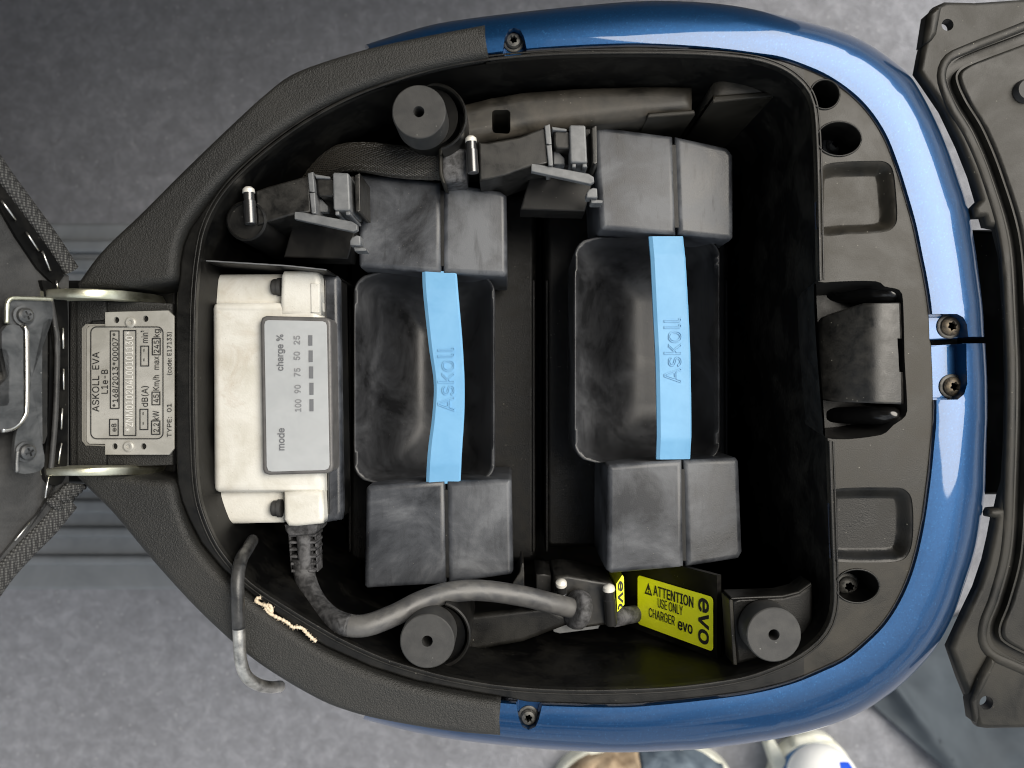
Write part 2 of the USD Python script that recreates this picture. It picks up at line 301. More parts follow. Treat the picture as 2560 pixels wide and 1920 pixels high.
def man(t):
    if isinstance(t, m3.Manifold): return t
    t = trimesh.Trimesh(t.vertices, t.faces, process=True)
    return m3.Manifold(m3.Mesh(np.asarray(t.vertices, np.float32), np.asarray(t.faces, np.uint32)))
def text_up(s, x_base, y0, y1, z, depth=0.00015, bold=False, cap=None):
    """lettering that reads up the picture: baseline at x_base, from y0 up to y1 (measured units); lies at height z"""
    t = meshkit.text_mesh(s, 0.01, depth, bold)
    sc = S * (H - z) / H
    b = t.bounds; L = (y0 - y1) * sc; k = L / (b[1][0] - b[0][0])
    ky = k if cap is None else cap * sc / 0.01
    v = t.vertices.copy(); v[:, 0] = (v[:, 0] - b[0][0]) * k; v[:, 1] *= ky
    w = np.stack([-v[:, 1], v[:, 0], v[:, 2]], 1) + P(x_base, y0, z)
    t.vertices = w; return t
def frame_px(x0, y0, x1, y1, r, lw, z, h=0.00015):
    sc = S * (H - z) / H
    o = Polygon(PP(rrect(x0, y0, x1, y1, r), z)[:, :2]); i = o.buffer(-lw * sc, join_style=1)
    return prism(Polygon(o.exterior.coords, [i.exterior.coords]), z, z + h)

# ================================================================== the setting
g = UsdGeom.Mesh  # ground sheet
t = trimesh.creation.box([60, 60, 0.05]); t.apply_translation([0, 0, -0.025])
gp = obj('ground', t, 'ground', smooth=False); tag(stage.GetPrimAtPath(gp), kind='structure')

# the building at the far left, outside the picture, in whose corner the scooter stands
M['wall'] = mottled('brown_render', (0.06, 0.054, 0.046), (0.09, 0.081, 0.07), 3, 0.85, None, 120, 0.5, 0.004)
wl = thing('house', 'brown rendered house corner beyond the far left of the scooter', 'house', (-1.2, 0.9, 0))
t = trimesh.creation.box(bounds=[[-3.2, 0.62, 0], [0.36, 0.9, 3.0]]); obj('wall', t, 'wall', wl, False)
t = trimesh.creation.box(bounds=[[-1.05, 0.26, 0], [-0.80, 0.62, 3.0]]); obj('wall', t, 'wall', wl, False)
t = trimesh.creation.box(bounds=[[-1.70, -0.02, 1.5], [0.06, 1.15, 1.62]]); obj('roof_overhang', t, 'wall', wl, False)

# ================================================================== the scooter
SC = thing('scooter', 'blue electric scooter with its seat tipped open over a black storage bin', 'scooter', (0, 0, 0))

# ---- measured outlines
blue_out_up = [(905, 117), (1000, 85), (1100, 58), (1300, 30), (1500, 9), (1600, 2), (1700, 2), (1800, 9), (1900, 25), (2000, 50), (2100, 78), (2172, 110), (2245, 162), (2280, 195),
               (2310, 243), (2340, 300), (2370, 370), (2395, 440), (2420, 520), (2437, 610), (2449, 700), (2458, 780), (2461, 846)]
blue_in_up = [(960, 172), (1080, 152), (1215, 133), (1320, 121), (1400, 115), (1500, 110), (1600, 108), (1700, 112), (1800, 120), (1900, 133), (1951, 141), (2011, 161), (2071, 188),
              (2132, 230), (2177, 276), (2216, 336), (2246, 411), (2270, 487), (2291, 562), (2307, 640), (2319, 700), (2330, 776), (2333, 846)]
blue_out_lo = [(2464, 862), (2468, 960), (2468, 1050), (2466, 1100), (2462, 1229), (2455, 1278), (2438, 1377), (2408, 1471), (2374, 1560), (2329, 1634), (2255, 1711), (2180, 1766), (2106, 1803),
               (2007, 1834), (1908, 1854), (1760, 1873), (1652, 1879), (1561, 1882), (1471, 1880), (1335, 1871), (1200, 1857), (1100, 1843), (1000, 1822), (905, 1797)]
blue_in_lo = [(2337, 862), (2341, 960), (2341, 1050), (2337, 1100), (2327, 1199), (2309, 1323), (2285, 1422), (2255, 1496), (2215, 1560), (2166, 1610), (2116, 1650), (2057, 1679), (1983, 1709),
              (1884, 1734), (1760, 1751), (1607, 1766), (1516, 1769), (1363, 1765), (1254, 1758), (1150, 1744), (1050, 1722), (960, 1695)]
def panel(outer, inner, n=110):
    """curved body panel: a closed skin from its inner lip, over its crown, down the flank and back"""
    o = curve(outer, n); i = curve(inner, n); rings = []
    for k in range(n):
        I = P(i[k][0], i[k][1], 0.002); O = P(o[k][0], o[k][1], -0.036)
        d = O - I; d[2] = 0; w = np.linalg.norm(d); d /= w
        A = np.linspace(0, 1, 15)                              # the crown: flat at the lip, falling to the flank
        uu = np.minimum(np.sin(A * PI / 2) * 0.55 + A * 0.45, 1.0); zz = 0.002 - 0.038 * A ** 2.6 + 0.0016 * np.sin(PI * np.minimum(A * 1.6, 1))
        want = (np.array(P(o[k][0], o[k][1], 0)) @ d)
        for _ in range(12):
            seen = ((I @ d) + w * uu) * H / (H - zz); w *= 1 + 0.9 * (want - seen.max()) / w
        r = [np.array([I[0] + d[0] * w * u, I[1] + d[1] * w * u, Z0 + z]) for u, z in zip(uu, zz)]
        e = I + d * w; e[2] = Z0
        r += [e + d * -0.004 + [0, 0, -0.075], e + d * -0.020 + [0, 0, -0.16], e + d * -0.045 + [0, 0, -0.27]]
        r += [e + d * -0.049 + [0, 0, -0.27], e + d * -0.025 + [0, 0, -0.16], e - d * 0.010 + [0, 0, -0.075], I + d * 0.0035 + [0, 0, -0.012], I + [0, 0, -0.004]]
        rings.append([x if x[2] < 1 else x for x in r])
    return loft(rings, True, True)
def pocket(pts, zt, zb):
    return man(prism(PP(pts, 0), zb, zt))
up = man(panel(blue_out_up, blue_in_up)); lo = man(panel(blue_out_lo, blue_in_lo))
# screw pockets in the panels, each floored by a tab of the same paint
u_tab = [(1256, 141), (1262, 100), (1272, 80), (1285, 74), (1300, 80), (1310, 98), (1319, 136)]
l_tab = [(1290, 1755), (1298, 1795), (1306, 1812), (1321, 1820), (1338, 1812), (1346, 1795), (1356, 1756)]
r_tab1 = [(2312, 786), (2385, 786), (2402, 794), (2413, 812), (2417, 846), (2312, 852)]
r_tab2 = [(2316, 860), (2410, 860), (2412, 960), (2404, 985), (2386, 999), (2320, 1000)]
up = up - pocket(u_tab, 0.03, -0.005) - pocket(r_tab1, 0.03, -0.007)
lo = lo - pocket(l_tab, 0.03, -0.005) - pocket(r_tab2, 0.03, -0.007)
U = obj('body_panel', up, 'blue', SC, 32, 'blue panel on the far side and rear')
L_ = obj('body_panel', lo, 'blue', SC, 32, 'blue panel on the near side and rear')
def clipz(tabpts, z, inset=1.5):
    pg = clean(PP(tabpts, z)).buffer(-inset * S); return pg
def screw(cx, cy, z, r, parent, mat='bolt', name='screw'):
    """a bolt with a domed head and a star-shaped drive, in a washer"""
    c = P(cx, cy, z); sc = S * (H - z) / H; R = r * sc
    w = lathe([(0.0, 0), (R * 1.28, 0), (R * 1.28, 0.0006), (R * 1.05, 0.0012), (0, 0.0012)], c, 36)
    h = man(lathe([(0, 0), (R * 0.98, 0.001), (R * 0.98, 0.0022), (R * 0.80, 0.0032), (R * 0.5, 0.0036), (0, 0.0036)], c, 36))
    a = np.linspace(0, 2 * PI, 48, endpoint=False); rr = R * (0.44 + 0.075 * np.cos(6 * a))
    star = np.stack([c[0] + rr * np.cos(a + .3), c[1] + rr * np.sin(a + .3)], 1)
    h = h - man(prism(star, z + 0.0012, z + 0.01))
    s = obj(name, h, mat, parent); obj('washer', w, 'bolt_dark', s); return s
for tabp, zt, (cx, cy), r, m_, par in ((u_tab, -0.0048, (1284, 106), 20, 'bolt_dark', U), (l_tab, -0.0048, (1321, 1789), 20, 'bolt_dark', L_),
                                       (r_tab1, -0.0068, (2372, 816), 24, 'bolt', U), (r_tab2, -0.0068, (2378, 966), 24, 'bolt', L_)):
    sub = obj('screw_tab', prism(clipz(tabp, 0), zt - 0.003, zt, 0.0008, 3), 'blue', SC)
    screw(cx, cy, zt, r, SC, m_)

# ---- grained black trim along the front half
trim_up_out = VV([(166, 606), (215, 540), (300, 458), (400, 358), (500, 262), (560, 207), (620, 160), (690, 131), (800, 98), (920, 72), (1047, 48)])
trim_up_in = VV([(1055, 118), (1000, 128), (900, 150), (800, 180), (700, 222), (620, 268), (540, 328), (480, 383), (430, 440), (400, 482), (384, 520), (377, 560), (375, 592), (366, 606), (330, 613)])
trim_lo_out = VV([(152, 1022), (190, 1062), (240, 1112), (330, 1220), (430, 1328), (530, 1418), (610, 1473), (690, 1518), (740, 1538), (800, 1555), (900, 1574), (1000, 1588), (1080, 1594)])
trim_lo_in = VV([(1082, 1519), (1000, 1506), (900, 1486), (800, 1455), (700, 1411), (620, 1361), (540, 1301), (470, 1242), (420, 1182), (394, 1130), (379, 1086), (371, 1050), (360, 1040), (320, 1037)])
def trim(o, i, close):
    q = np.vstack([curve(o, 70), curve(i, 70)]); q = [tuple(x) for x in q] + close
    zt = 0.005
    return prism(PP(q, zt), -0.03, zt, 0.004, 5)
obj('trim', trim(trim_up_out, trim_up_in, VV([(250, 622), (168, 622)])), 'trim', SC, 50)
obj('trim', trim(trim_lo_out, trim_lo_in, VV([(250, 1026), (160, 1012)])), 'trim', SC, 50)
# skirts under the trim: the front flanks of the body
def skirt(o, sgn):
    q = curve(o, 60); R = []
    for k in range(60):
        a = P(q[k][0], q[k][1], -0.02); inn = np.array([0.3, -sgn, 0]) * 1.0; inn /= np.linalg.norm(inn)
        R.append([a + inn * 0.002, a + inn * 0.03 + [0, 0, -0.15], a + inn * 0.06 + [0, 0, -0.30], a + inn * 0.068 + [0, 0, -0.30], a + inn * 0.04 + [0, 0, -0.15], a + inn * 0.009])
    return loft(R, True, True)
obj('front_flank', skirt(trim_up_out, 1), 'trim', SC, 50); obj('front_flank', skirt(trim_lo_out, -1), 'trim', SC, 50)

# ---- storage bin: rim, opening, walls, floor
open_px = VV([(421, 800), (423, 660), (427, 600), (433, 550), (443, 500), (466, 447), (500, 400), (550, 351), (620, 295), (700, 244), (780, 205), (860, 176), (940, 152), (1020, 137), (1120, 126), (1220, 120), (1400, 118), (1540, 122),
              (1630, 132), (1690, 152), (1728, 180), (1748, 208), (1757, 245), (1762, 330), (1765, 450), (1768, 608), (1775, 760), (1786, 905), (1790, 1000), (1794, 1120), (1798, 1240), (1799, 1300), (1790, 1344), (1766, 1380), (1720, 1416), (1660, 1443),
              (1600, 1462), (1500, 1478), (1400, 1486), (1260, 1489), (1130, 1484), (1020, 1470), (920, 1448), (820, 1416), (720, 1369), (620, 1309), (540, 1255), (480, 1190), (445, 1120), (428, 1050), (422, 930)])
O = curve(open_px, 220, True)
blue_in = np.vstack([curve(blue_in_up, 90)[18:], curve(blue_in_lo, 90)[:-16]])
lip_out = np.vstack([blue_in + 0, VV([(1080, 1512), (1000, 1498), (900, 1478), (800, 1447), (700, 1403), (620, 1353), (545, 1294), (478, 1236), (430, 1178), (404, 1128), (386, 1084), (376, 1045), (374, 1000), (374, 640), (382, 600), (384, 560), (392, 522), (408, 486), (437, 446), (486, 390), (546, 335), (625, 276), (704, 230), (803, 188), (902, 158), (1002, 136), (1055, 126)])])
lip_pg = clean(PP(lip_out, 0)).buffer(-7 * S)
open_pg = clean(PP(O, 0))
holes = {'a': ring_pts(2062, 236, 37, 37), 'b': ring_pts(2097, 347, 56, 43), 'c': ring_pts(2143, 1465, 55, 42)}
pk1 = [(2044, 470), (2048, 428), (2075, 408), (2180, 402), (2215, 405), (2232, 424), (2240, 480), (2243, 545), (2236, 566), (2212, 580), (2120, 586), (2048, 582)]
pk2 = [(2076, 1240), (2090, 1222), (2240, 1219), (2265, 1226), (2280, 1250), (2283, 1330), (2274, 1380), (2250, 1402), (2180, 1407), (2092, 1404), (2078, 1390)]
latch_px = [(2036, 716), (2060, 706), (2190, 703), (2212, 716), (2250, 726), (2258, 760), (2262, 900), (2268, 1010), (2264, 1040), (2235, 1062), (2200, 1088), (2070, 1096), (2058, 1060)]
rim = man(prism(lip_pg, -0.0035, 0.0, 0.0012, 4)) - man(prism(open_pg, -0.03, 0.03))
for h in holes.values(): rim = rim - man(prism(PP(h, 0), -0.03, 0.03))
for pk in (pk1, pk2, latch_px): rim = rim - man(prism(PP(curve(pk, 90, True), 0), -0.03, 0.03))
x_cut = P(2010, 0, 0)[0]
shelf = rim ^ man(trimesh.creation.box(bounds=[[x_cut, -1, 0], [1, 1, 2]])); rim = rim - man(trimesh.creation.box(bounds=[[x_cut, -1, 0], [1, 1, 2]]))
RIM = obj('bin_rim', rim, 'rim', SC, 30)
SH = obj('rear_shelf', shelf, 'shelf', SC, 30, 'dusty flat shelf behind the bin')
# the beads round the opening and round the rim's outer edge
def bead(pg, ins, r, z):
    q = np.array(pg.buffer(-ins if ins >= 0 else -ins, join_style=1).exterior.coords)[:-1]
    q = curve(q[:: max(1, len(q) // 260)], 400, True)
    gap = (q[:, 0] > P(1990, 0)[0]) & (q[:, 1] < P(0, 710)[1]) & (q[:, 1] > P(0, 1092)[1])      # the latch interrupts the bead
    k0 = np.nonzero(gap & ~np.roll(gap, -1))[0][0] + 1; q = np.roll(q, -k0, 0); q = q[~np.roll(gap, -k0)]
    R = []
    for k in range(len(q)):
        d = q[min(k + 1, len(q) - 1)] - q[max(k - 1, 0)]; d /= np.linalg.norm(d); nn = np.array([d[1], -d[0]])
        a = np.linspace(0, 2 * PI, 10, endpoint=False)
        R.append(np.c_[q[k] + nn * (r * np.cos(a))[:, None], Z0 + z + r * 0.8 * np.sin(a)])
    return loft(R, True, True)
obj('rim_bead', bead(open_pg, -0.0008, 0.0008, 0.0003), 'rim', RIM, True)
obj('rim_bead', bead(open_pg, -0.0026, 0.0005, 0.0001), 'rim', RIM, True)
# walls and floor
R = []
ctr = np.array(open_pg.centroid.coords[0])
oxy = PP(O, 0)[:, :2]
for z, k in ((-0.0032, 1.0), (-0.012, 1.0), (-0.03, 1.0), (-0.10, 0.998), (-0.185, 0.97), (-0.2, 0.93)):
    R.append(np.c_[ctr + (oxy - ctr) * k, np.full(len(oxy), Z0 + z)])
R.append(np.c_[ctr + (oxy - ctr) * 0.02, np.full(len(oxy), Z0 - 0.2)])
R2 = [np.c_[ctr + (r_[:, :2] - ctr) * 1.006, r_[:, 2] - 0.003] for r_ in R][::-1]
BIN = obj('storage_bin', loft(R + R2 + [R[0]], True, False), 'bin', SC, 40)
# recesses in the shelf
def pan(pts, depth, ins, mat, name, parent, n=90):
    """a shallow pocket with soft sloping sides, sunk below the shelf"""
    pg = Polygon(PP(curve(pts, n, True), 0)[:, :2]); V_, F_, prev, tot = [], [], None, 0
    for k in range(9):
        a = k / 8; g = pg.buffer(-max(ins * a, 1e-9), join_style=1, quad_segs=6); q = np.array(g.exterior.coords)[:-1]
        q = q if g.exterior.is_ccw else q[::-1]; V_.append(np.c_[q, np.full(len(q), Z0 - 0.0006 - depth * a * a * (3 - 2 * a))])
        if prev is not None:
            tri = np.asarray(m3.triangulate([prev, q[::-1]], -1.0, False), int)
            F_.append(np.r_[np.arange(len(prev)) + tot - len(prev), tot + np.arange(len(q))[::-1]][tri])
        prev = q; tot += len(q)
    F_.append(np.asarray(m3.triangulate([prev], -1.0, False), int) + tot - len(prev))
    return obj(name, trimesh.Trimesh(np.vstack(V_), np.vstack(F_), process=False), mat, parent, True)
pan(pk1, 0.006, 0.0065, 'shelf', 'recess', SC); pan(pk2, 0.005, 0.0065, 'rim', 'recess', SC)
for key, dep in (('a', 0.06), ('b', 0.03), ('c', 0.022)):
    h = PP(holes[key], 0)[:, :2]; c = h.mean(0)
    R = [np.c_[c + (h - c) * k, np.full(len(h), Z0 + z)] for z, k in ((-0.0005, 1.0), (-0.002, 0.985), (-dep, 0.93), (-dep, 0.01))]
    obj('screw_well', loft(R, True, False), 'bin', SC, 30)
    hc = PP(holes[key], 0.0002); hcl = np.vstack([hc, hc[:1]])
    obj('well_lip', tube(np.vstack([hc, hc[:2]]), 0.0005, 8), 'rim', SC, True)
screw(2085, 362, -0.028, 24, SC, 'bolt_dark'); screw(2117, 1463, -0.020, 24, SC, 'bolt_dark')
# latch: a deep notch in the shelf with a black catch cover over it
q = PP(curve(latch_px, 90, True), 0)[:, :2]; c = q.mean(0)
R = [np.c_[c + (q - c) * k, np.full(90, Z0 + z)] for z, k in ((-0.0005, 1.0), (-0.003, 0.985), (-0.03, 0.9), (-0.03, 0.01))]
obj('latch_well', loft(R, True, False), 'dark', SC, 40)
R = []                                                        # cover: flat at the back, sloping down into the bin
for x, z in ((2256, -0.004), (2246, 0.0), (2215, 0.0012), (2186, 0.001), (2160, -0.0015), (2120, -0.006), (2080, -0.012), (2058, -0.0155), (2042, -0.019)):
    k = (x - 2042) / 214; y0 = np.interp(x, [2042, 2060, 2160, 2256], [815, 790, 758, 757]); y1 = np.interp(x, [2042, 2060, 2256], [982, 1003, 1011])
    a, b = P(x, y0, z), P(x + 6 * k, y1, z)
    R.append([a + [0, 0, -0.003], a, a + (b - a) * 0.02 + [0, 0, 0.0006], a + (b - a) * 0.5 + [0, 0, 0.0008], a + (b - a) * 0.98 + [0, 0, 0.0006], b, b + [0, 0, -0.003]])
cov = man(loft(R, True, True))
for pts in ([(2241, 846), (2280, 846), (2280, 930), (2246, 930)], [(2000, 862), (2055, 862), (2058, 932), (2000, 932)]):
    cov = cov - man(prism(PP(pts, 0), -0.05, 0.02))
LC = obj('latch_cover', cov, 'connector', SC, 30)
for y in (735, 1038):                                             # cheeks on both sides of the cover
    R = []
    for x, z, w in ((2060, -0.034, 18), (2110, -0.026, 22), (2160, -0.016, 24), (2200, -0.009, 25), (2235, -0.008, 22), (2252, -0.012, 14)):
        c = P(x, y, z); a = np.linspace(0, 2 * PI, 14, endpoint=False)
        R.append([c + [0, w * S * math.cos(t_), 0.005 * math.sin(t_)] for t_ in a])
    obj('latch_cheek', loft(R, True, True), 'gloss', SC, True)
obj('latch_tongue', box_px(2048, 868, 2074, 924, -0.034, -0.022, 0.001), 'dark', SC)

# ---- ledges moulded into the far wall, partition, dividers
def ledge(pts, zt, zb, bev, mat='shelf'): return prism(PP(curve(pts, 60, True) if len(pts) > 14 else pts, zt), zb, zt, bev, 6)
M['ledge'] = mottled('dusty_ledge_plastic', (0.018, 0.0165, 0.0135), (0.075, 0.066, 0.053), 48, 0.4, 0.55, 1500, 0.2, 0.0003, speck=(0.25, 0.23, 0.19))
led = man(ledge(VV([(985, 222), (1060, 204), (1130, 192), (1250, 183), (1400, 179), (1500, 180), (1501, 214), (1500, 246), (1400, 252), (1250, 268), (1140, 282), (1060, 298), (960, 318), (900, 300)]), -0.036, -0.12, 0.0075))
led = led - man(prism(PP(rrect(1230, 275, 1276, 330, 9), -0.036), -0.08, 0.0))
obj('wall_ledge', led, 'ledge', SC, 60)
obj('wall_ledge', ledge(VV([(1546, 154), (1600, 156), (1645, 166), (1672, 184), (1682, 204), (1680, 209), (1545, 221), (1542, 190)]), -0.03, -0.12, 0.006), 'ledge', SC, 60)
obj('ledge_lip', prism(PP(VV([(1541, 206), (1676, 196), (1681, 208), (1541, 222)]), -0.028), -0.12, -0.028, 0.001), 'shelf', SC)
obj('ledge_lip', prism(PP(VV([(1400, 243), (1500, 236), (1502, 247), (1400, 255)]), -0.034), -0.12, -0.034, 0.001), 'shelf', SC)
obj('partition', prism(PP(VV([(424, 560), (620, 572), (705, 581), (705, 585), (620, 576), (424, 564)]), -0.008), -0.19, -0.0085, 0.0004), 'bin', SC)
obj('partition_lip', prism(PP(VV([(424, 560.4), (620, 572.4), (705, 581.4), (705, 584.4), (620, 575.4), (424, 563.4)]), -0.0082), -0.0095, -0.0082, 0.0002), 'clip', SC)
obj('wall_step', prism(PP(VV([(1000, 1330), (1180, 1310), (1245, 1345), (1130, 1388), (1000, 1412)]), -0.05), -0.18, -0.05, 0.003), 'rim', SC, 45)
obj('round_boss', lathe([(0, -0.06), (0.0105, -0.06), (0.0105, 0.0), (0.0095, 0.001), (0.009, -0.0015), (0, -0.0015)], P(616, 552, -0.014), 36), 'dark', SC)

# ---- rubber buffers on their sockets
def buffer(cx, cy, zt, r, h, socket, ang):
    s = S * (H - zt) / H; R_ = r * s; c = P(cx, cy, zt)
    b = lathe([(0.0025, -h), (R_ * 0.97, -h), (R_, -h + 0.001), (R_, -0.0012), (R_ * 0.985, -0.0004), (R_ * 0.95, 0), (0.0028, 0), (0.0026, -0.0006), (0.0025, -h)], c, 56)
    B_ = obj('rubber_buffer', b, 'rubber', SC, 30)
    obj('core', lathe([(0, -h), (0.0025, -h), (0.0025, -0.012), (0, -0.012)], c, 24), 'bin', B_)
buffer(1047, 279, 0.001, 68, 0.020, None, 0); buffer(1068, 1603, 0.001, 69, 0.018, None, 0); buffer(1935, 1587, 0.001, 69, 0.016, None, 0)
def socket(cx, cy, z, r, h, a0, a1):
    s = S * (H - z) / H; c = P(cx, cy, z); a = np.radians(np.linspace(a0, a1, 40)); R = []
    for t_ in a:
        d = np.array([math.cos(t_), math.sin(t_), 0]); r0, r1 = r * s, (r + 8) * s
        R.append([c + d * r0 + [0, 0, -h], c + d * r0, c + d * (r0 + r1) / 2 + [0, 0, 0.0006], c + d * r1, c + d * r1 + [0, 0, -h]])
    return loft(R, True, True)
obj('buffer_socket', socket(1082, 292, -0.016, 78, 0.05, -75, 100), 'rim', SC); obj('buffer_socket', socket(1093, 1588, -0.014, 76, 0.05, -80, 75), 'dark', SC)
for cx, cy in ((1070, 292), (1088, 1588)):
    obj('buffer_base', lathe([(0, -0.06), (0.0158, -0.06), (0.0158, 0), (0, 0)], P(cx, cy, -0.02), 40), 'bin', SC)
# corner bracket under the third buffer
obj('buffer_bracket', prism(PP(VV([(1577, 1296), (1600, 1290), (1690, 1288), (1725, 1279), (1752, 1262), (1757, 1262), (1757, 1340), (1740, 1380), (1690, 1415), (1590, 1437)]), -0.0155), -0.026, -0.0155, 0.0022, 4), 'rim', SC, 45)
obj('bracket_flange', prism(PP(VV([(1575, 1296), (1583, 1296), (1593, 1437), (1584, 1436)]), -0.011), -0.026, -0.011, 0.0005), 'shelf', SC)
obj('bracket_flange', prism(PP(VV([(1580, 1290), (1690, 1286), (1725, 1277), (1752, 1258), (1754, 1264), (1727, 1284), (1690, 1293), (1580, 1297)]), -0.011), -0.026, -0.011, 0.0008), 'rim', SC)

# ---- yellow warning sticker on a steep plate near the bin's wall
A0 = np.array([0.0756, -0.1146, Z0 - 0.080]); A1 = np.array([0.1081, -0.1146, Z0 - 0.030])      # its upper edge, deep end first
ud = (A1 - A0); SL = np.linalg.norm(ud); ud /= SL; vd = np.array([0, 1.0, 0]); nd = np.cross(ud, vd); SHt = 0.0292; KX = SL / 0.0953; KY = 0.0292 / 0.0322
def on_sticker(t):
    """a flat mesh (x along the sticker from its deep end, y up from its lower edge) laid on the sticker's plane"""
    v = t.vertices.copy(); t.vertices = A0 - vd * SHt + np.outer(v[:, 0], ud) + np.outer(v[:, 1], vd) + np.outer(v[:, 2], nd); return t
if nd[2] < 0: nd = -nd
back = trimesh.creation.box(bounds=[[-0.030, -0.004, -0.004], [SL + 0.002, SHt + 0.012, -0.0008]]); obj('sticker_wall', on_sticker(back), 'bin', SC, False)
def flat(pg, h, z=0.0):
    t = trimesh.creation.extrude_polygon(pg, h, engine='earcut'); t.apply_translation([0, 0, z]); return t
STK = obj('warning_sticker', on_sticker(flat(Polygon(rrect(0, 0, SL, SHt, 0.0022)), 0.0003)), 'yellow', SC, False, 'yellow sticker with black warning print')
def stk_text(s, x0, x1, y, bold=False, cap=None, rot=False):
    t = meshkit.text_mesh(s, 0.01, 0.00012, bold); v = t.vertices; b = t.bounds
    v[:, 0] -= b[0][0]; v[:, 0] *= (x1 - x0) / (b[1][0] - b[0][0]); v[:, 1] *= cap / 0.01
    if rot: v[:, :2] = np.stack([v[:, 1], -v[:, 0]], 1)
    v[:, :2] += (x0, y) if not rot else (0, 0); t.vertices = v; t.apply_translation([0, 0, 0.0004]); return t
ink = [stk_text('ATTENTION', 0.022, 0.073, 0.0225, True, 0.0062), stk_text('USE ONLY', 0.028, 0.060, 0.0155, False, 0.0058),
       stk_text('CHARGER', 0.016, 0.050, 0.0075, False, 0.0058), stk_text('evo', 0.054, 0.072, 0.0062, True, 0.0068)]
big = meshkit.text_mesh('evo', 0.01, 0.00012, True); v = big.vertices; b = big.bounds
v[:, 0] = (v[:, 0] - b[0][0]) * 0.0275 / (b[1][0] - b[0][0]); v[:, 1] *= 0.0150 / 0.01
v[:, :2] = np.stack([v[:, 1], -v[:, 0]], 1); v[:, :2] += (0.0795, 0.0300); big.vertices = v; big.apply_translation([0, 0, 0.0004]); ink.append(big)
tri = Polygon([(0.010, 0.0215), (0.0205, 0.0215), (0.01525, 0.0292)]); tri2 = tri.buffer(-0.0012, join_style=2)
ink += [flat(Polygon(tri.exterior.coords, [tri2.exterior.coords]), 0.00012, 0.0004), flat(Polygon([(0.0146, 0.0245), (0.0159, 0.0245), (0.0161, 0.0272), (0.0144, 0.0272)]), 0.00012, 0.0004), flat(Polygon(rrect(0.0146, 0.0229, 0.0159, 0.0239, 0.0004)), 0.00012, 0.0004)]
for t in ink: t.vertices[:, :2] *= (KX, KY)
obj('lettering', cat_([on_sticker(t) for t in ink]), 'ink', STK, False)

# ---- front neck: the block that carries the identification plate
nb = man(prism(PP(VV([(150, 642), (222, 642), (222, 648), (372, 655), (372, 1005), (222, 1010), (222, 1016), (150, 1016), (148, 900), (148, 740)]), -0.004), -0.06, -0.004, 0.0015, 4))
obj('neck_block', nb, 'trim', SC, 50)
obj('neck_step', prism(PP(VV([(164, 645), (228, 645), (228, 690), (196, 694), (186, 705), (186, 940), (196, 952), (228, 956), (228, 1013), (164, 1013)]), -0.0015), -0.02, -0.0015, 0.0012, 4), 'trim', SC, 50)
obj('neck_floor', box_px(150, 700, 440, 1210, -0.08, -0.03, 0.002), 'dark', SC)
zp = -0.0006
pl_px = [(216, 822), (223, 815), (262, 815), (262, 780), (420, 776), (434, 790), (434, 1122), (422, 1137), (262, 1137), (262, 1110), (223, 1110), (216, 1103)]
pl = man(prism(PP(pl_px, zp), zp - 0.0016, zp, 0.0003, 2))
for x, y in ((291, 800), (364, 797), (287, 1116), (359, 1116)): pl = pl - man(prism(PP(ring_pts(x, y, 7, 8, 20), zp), -0.01, 0.02))
PLT = obj('identification_plate', pl, 'plate', SC, 30, 'beige metal plate with printed data')
obj('film_edge', prism(PP([(204, 820), (214, 810), (262, 810), (262, 814), (220, 815), (215, 822), (215, 1104), (222, 1111), (262, 1112), (262, 1116), (214, 1114), (204, 1102)], zp), zp - 0.0016, zp, 0.0003, 2), 'film', PLT)
for x, y in ((327, 806), (322, 1116)):
    obj('rivet', lathe([(0, 0), (0.0028, 0), (0.0027, 0.0006), (0.002, 0.001), (0.0011, 0.0009), (0.001, 0.0002), (0, 0.0002)], P(x, y, zp), 28), 'plate', PLT)
zt = zp + 0.0003
T = [text_up('ASKOLL  EVA', 248, 1029, 880, zt, cap=17), text_up('L1e-B', 270, 984, 924, zt, cap=16.5), text_up('*168/2013*00007*', 295, 1017, 833, zt, cap=13.5), text_up('e8', 291, 1079, 1059, zt, cap=12),
     text_up('dB(A)', 370, 1017, 965, zt, cap=15.5), text_up('min\u00b9', 370, 857, 827, zt, cap=15.5), text_up('2,2', 397, 1080, 1058, zt, cap=13), text_up('kW', 398, 1050, 1027, zt, cap=16),
     text_up('45', 397, 1006, 986, zt, cap=13), text_up('Km/h', 398, 976, 938, zt, cap=15), text_up('max', 398, 924, 891, zt, cap=15), text_up('245', 398, 882, 851, zt, cap=13), text_up('kg', 399, 843, 823, zt, cap=15),
     text_up('TYPE:  01', 429, 1093, 1009, zt, cap=11), text_up('(code: E17133)', 429, 937, 830, zt, cap=11)]
for y in (1062, 1037): T.append(text_up('-', 365, y, y - 7, zt, cap=16))
for y in (903, 879): T.append(text_up('-', 367, y, y - 7, zt, cap=16))
for a in ((226, 816, 409, 1098, 16), (275, 826, 299, 1022, 0.5), (273, 1047, 297, 1090, 0.5), (308, 825, 341, 1090, 0.5), (349, 1022, 371, 1075, 0.5), (351, 864, 373, 916, 0.5), (378, 1051, 401, 1087, 0.5), (379, 979, 401, 1013, 0.5), (380, 845, 402, 888, 0.5)):
    T.append(frame_px(*a, 2.4, zt))
obj('lettering', cat_(T), 'ink', PLT, False)
obj('stamped_number', text_up('*ZNM010204L00101130*', 332, 1078, 829, zt, cap=18), 'ink_white', PLT, False)

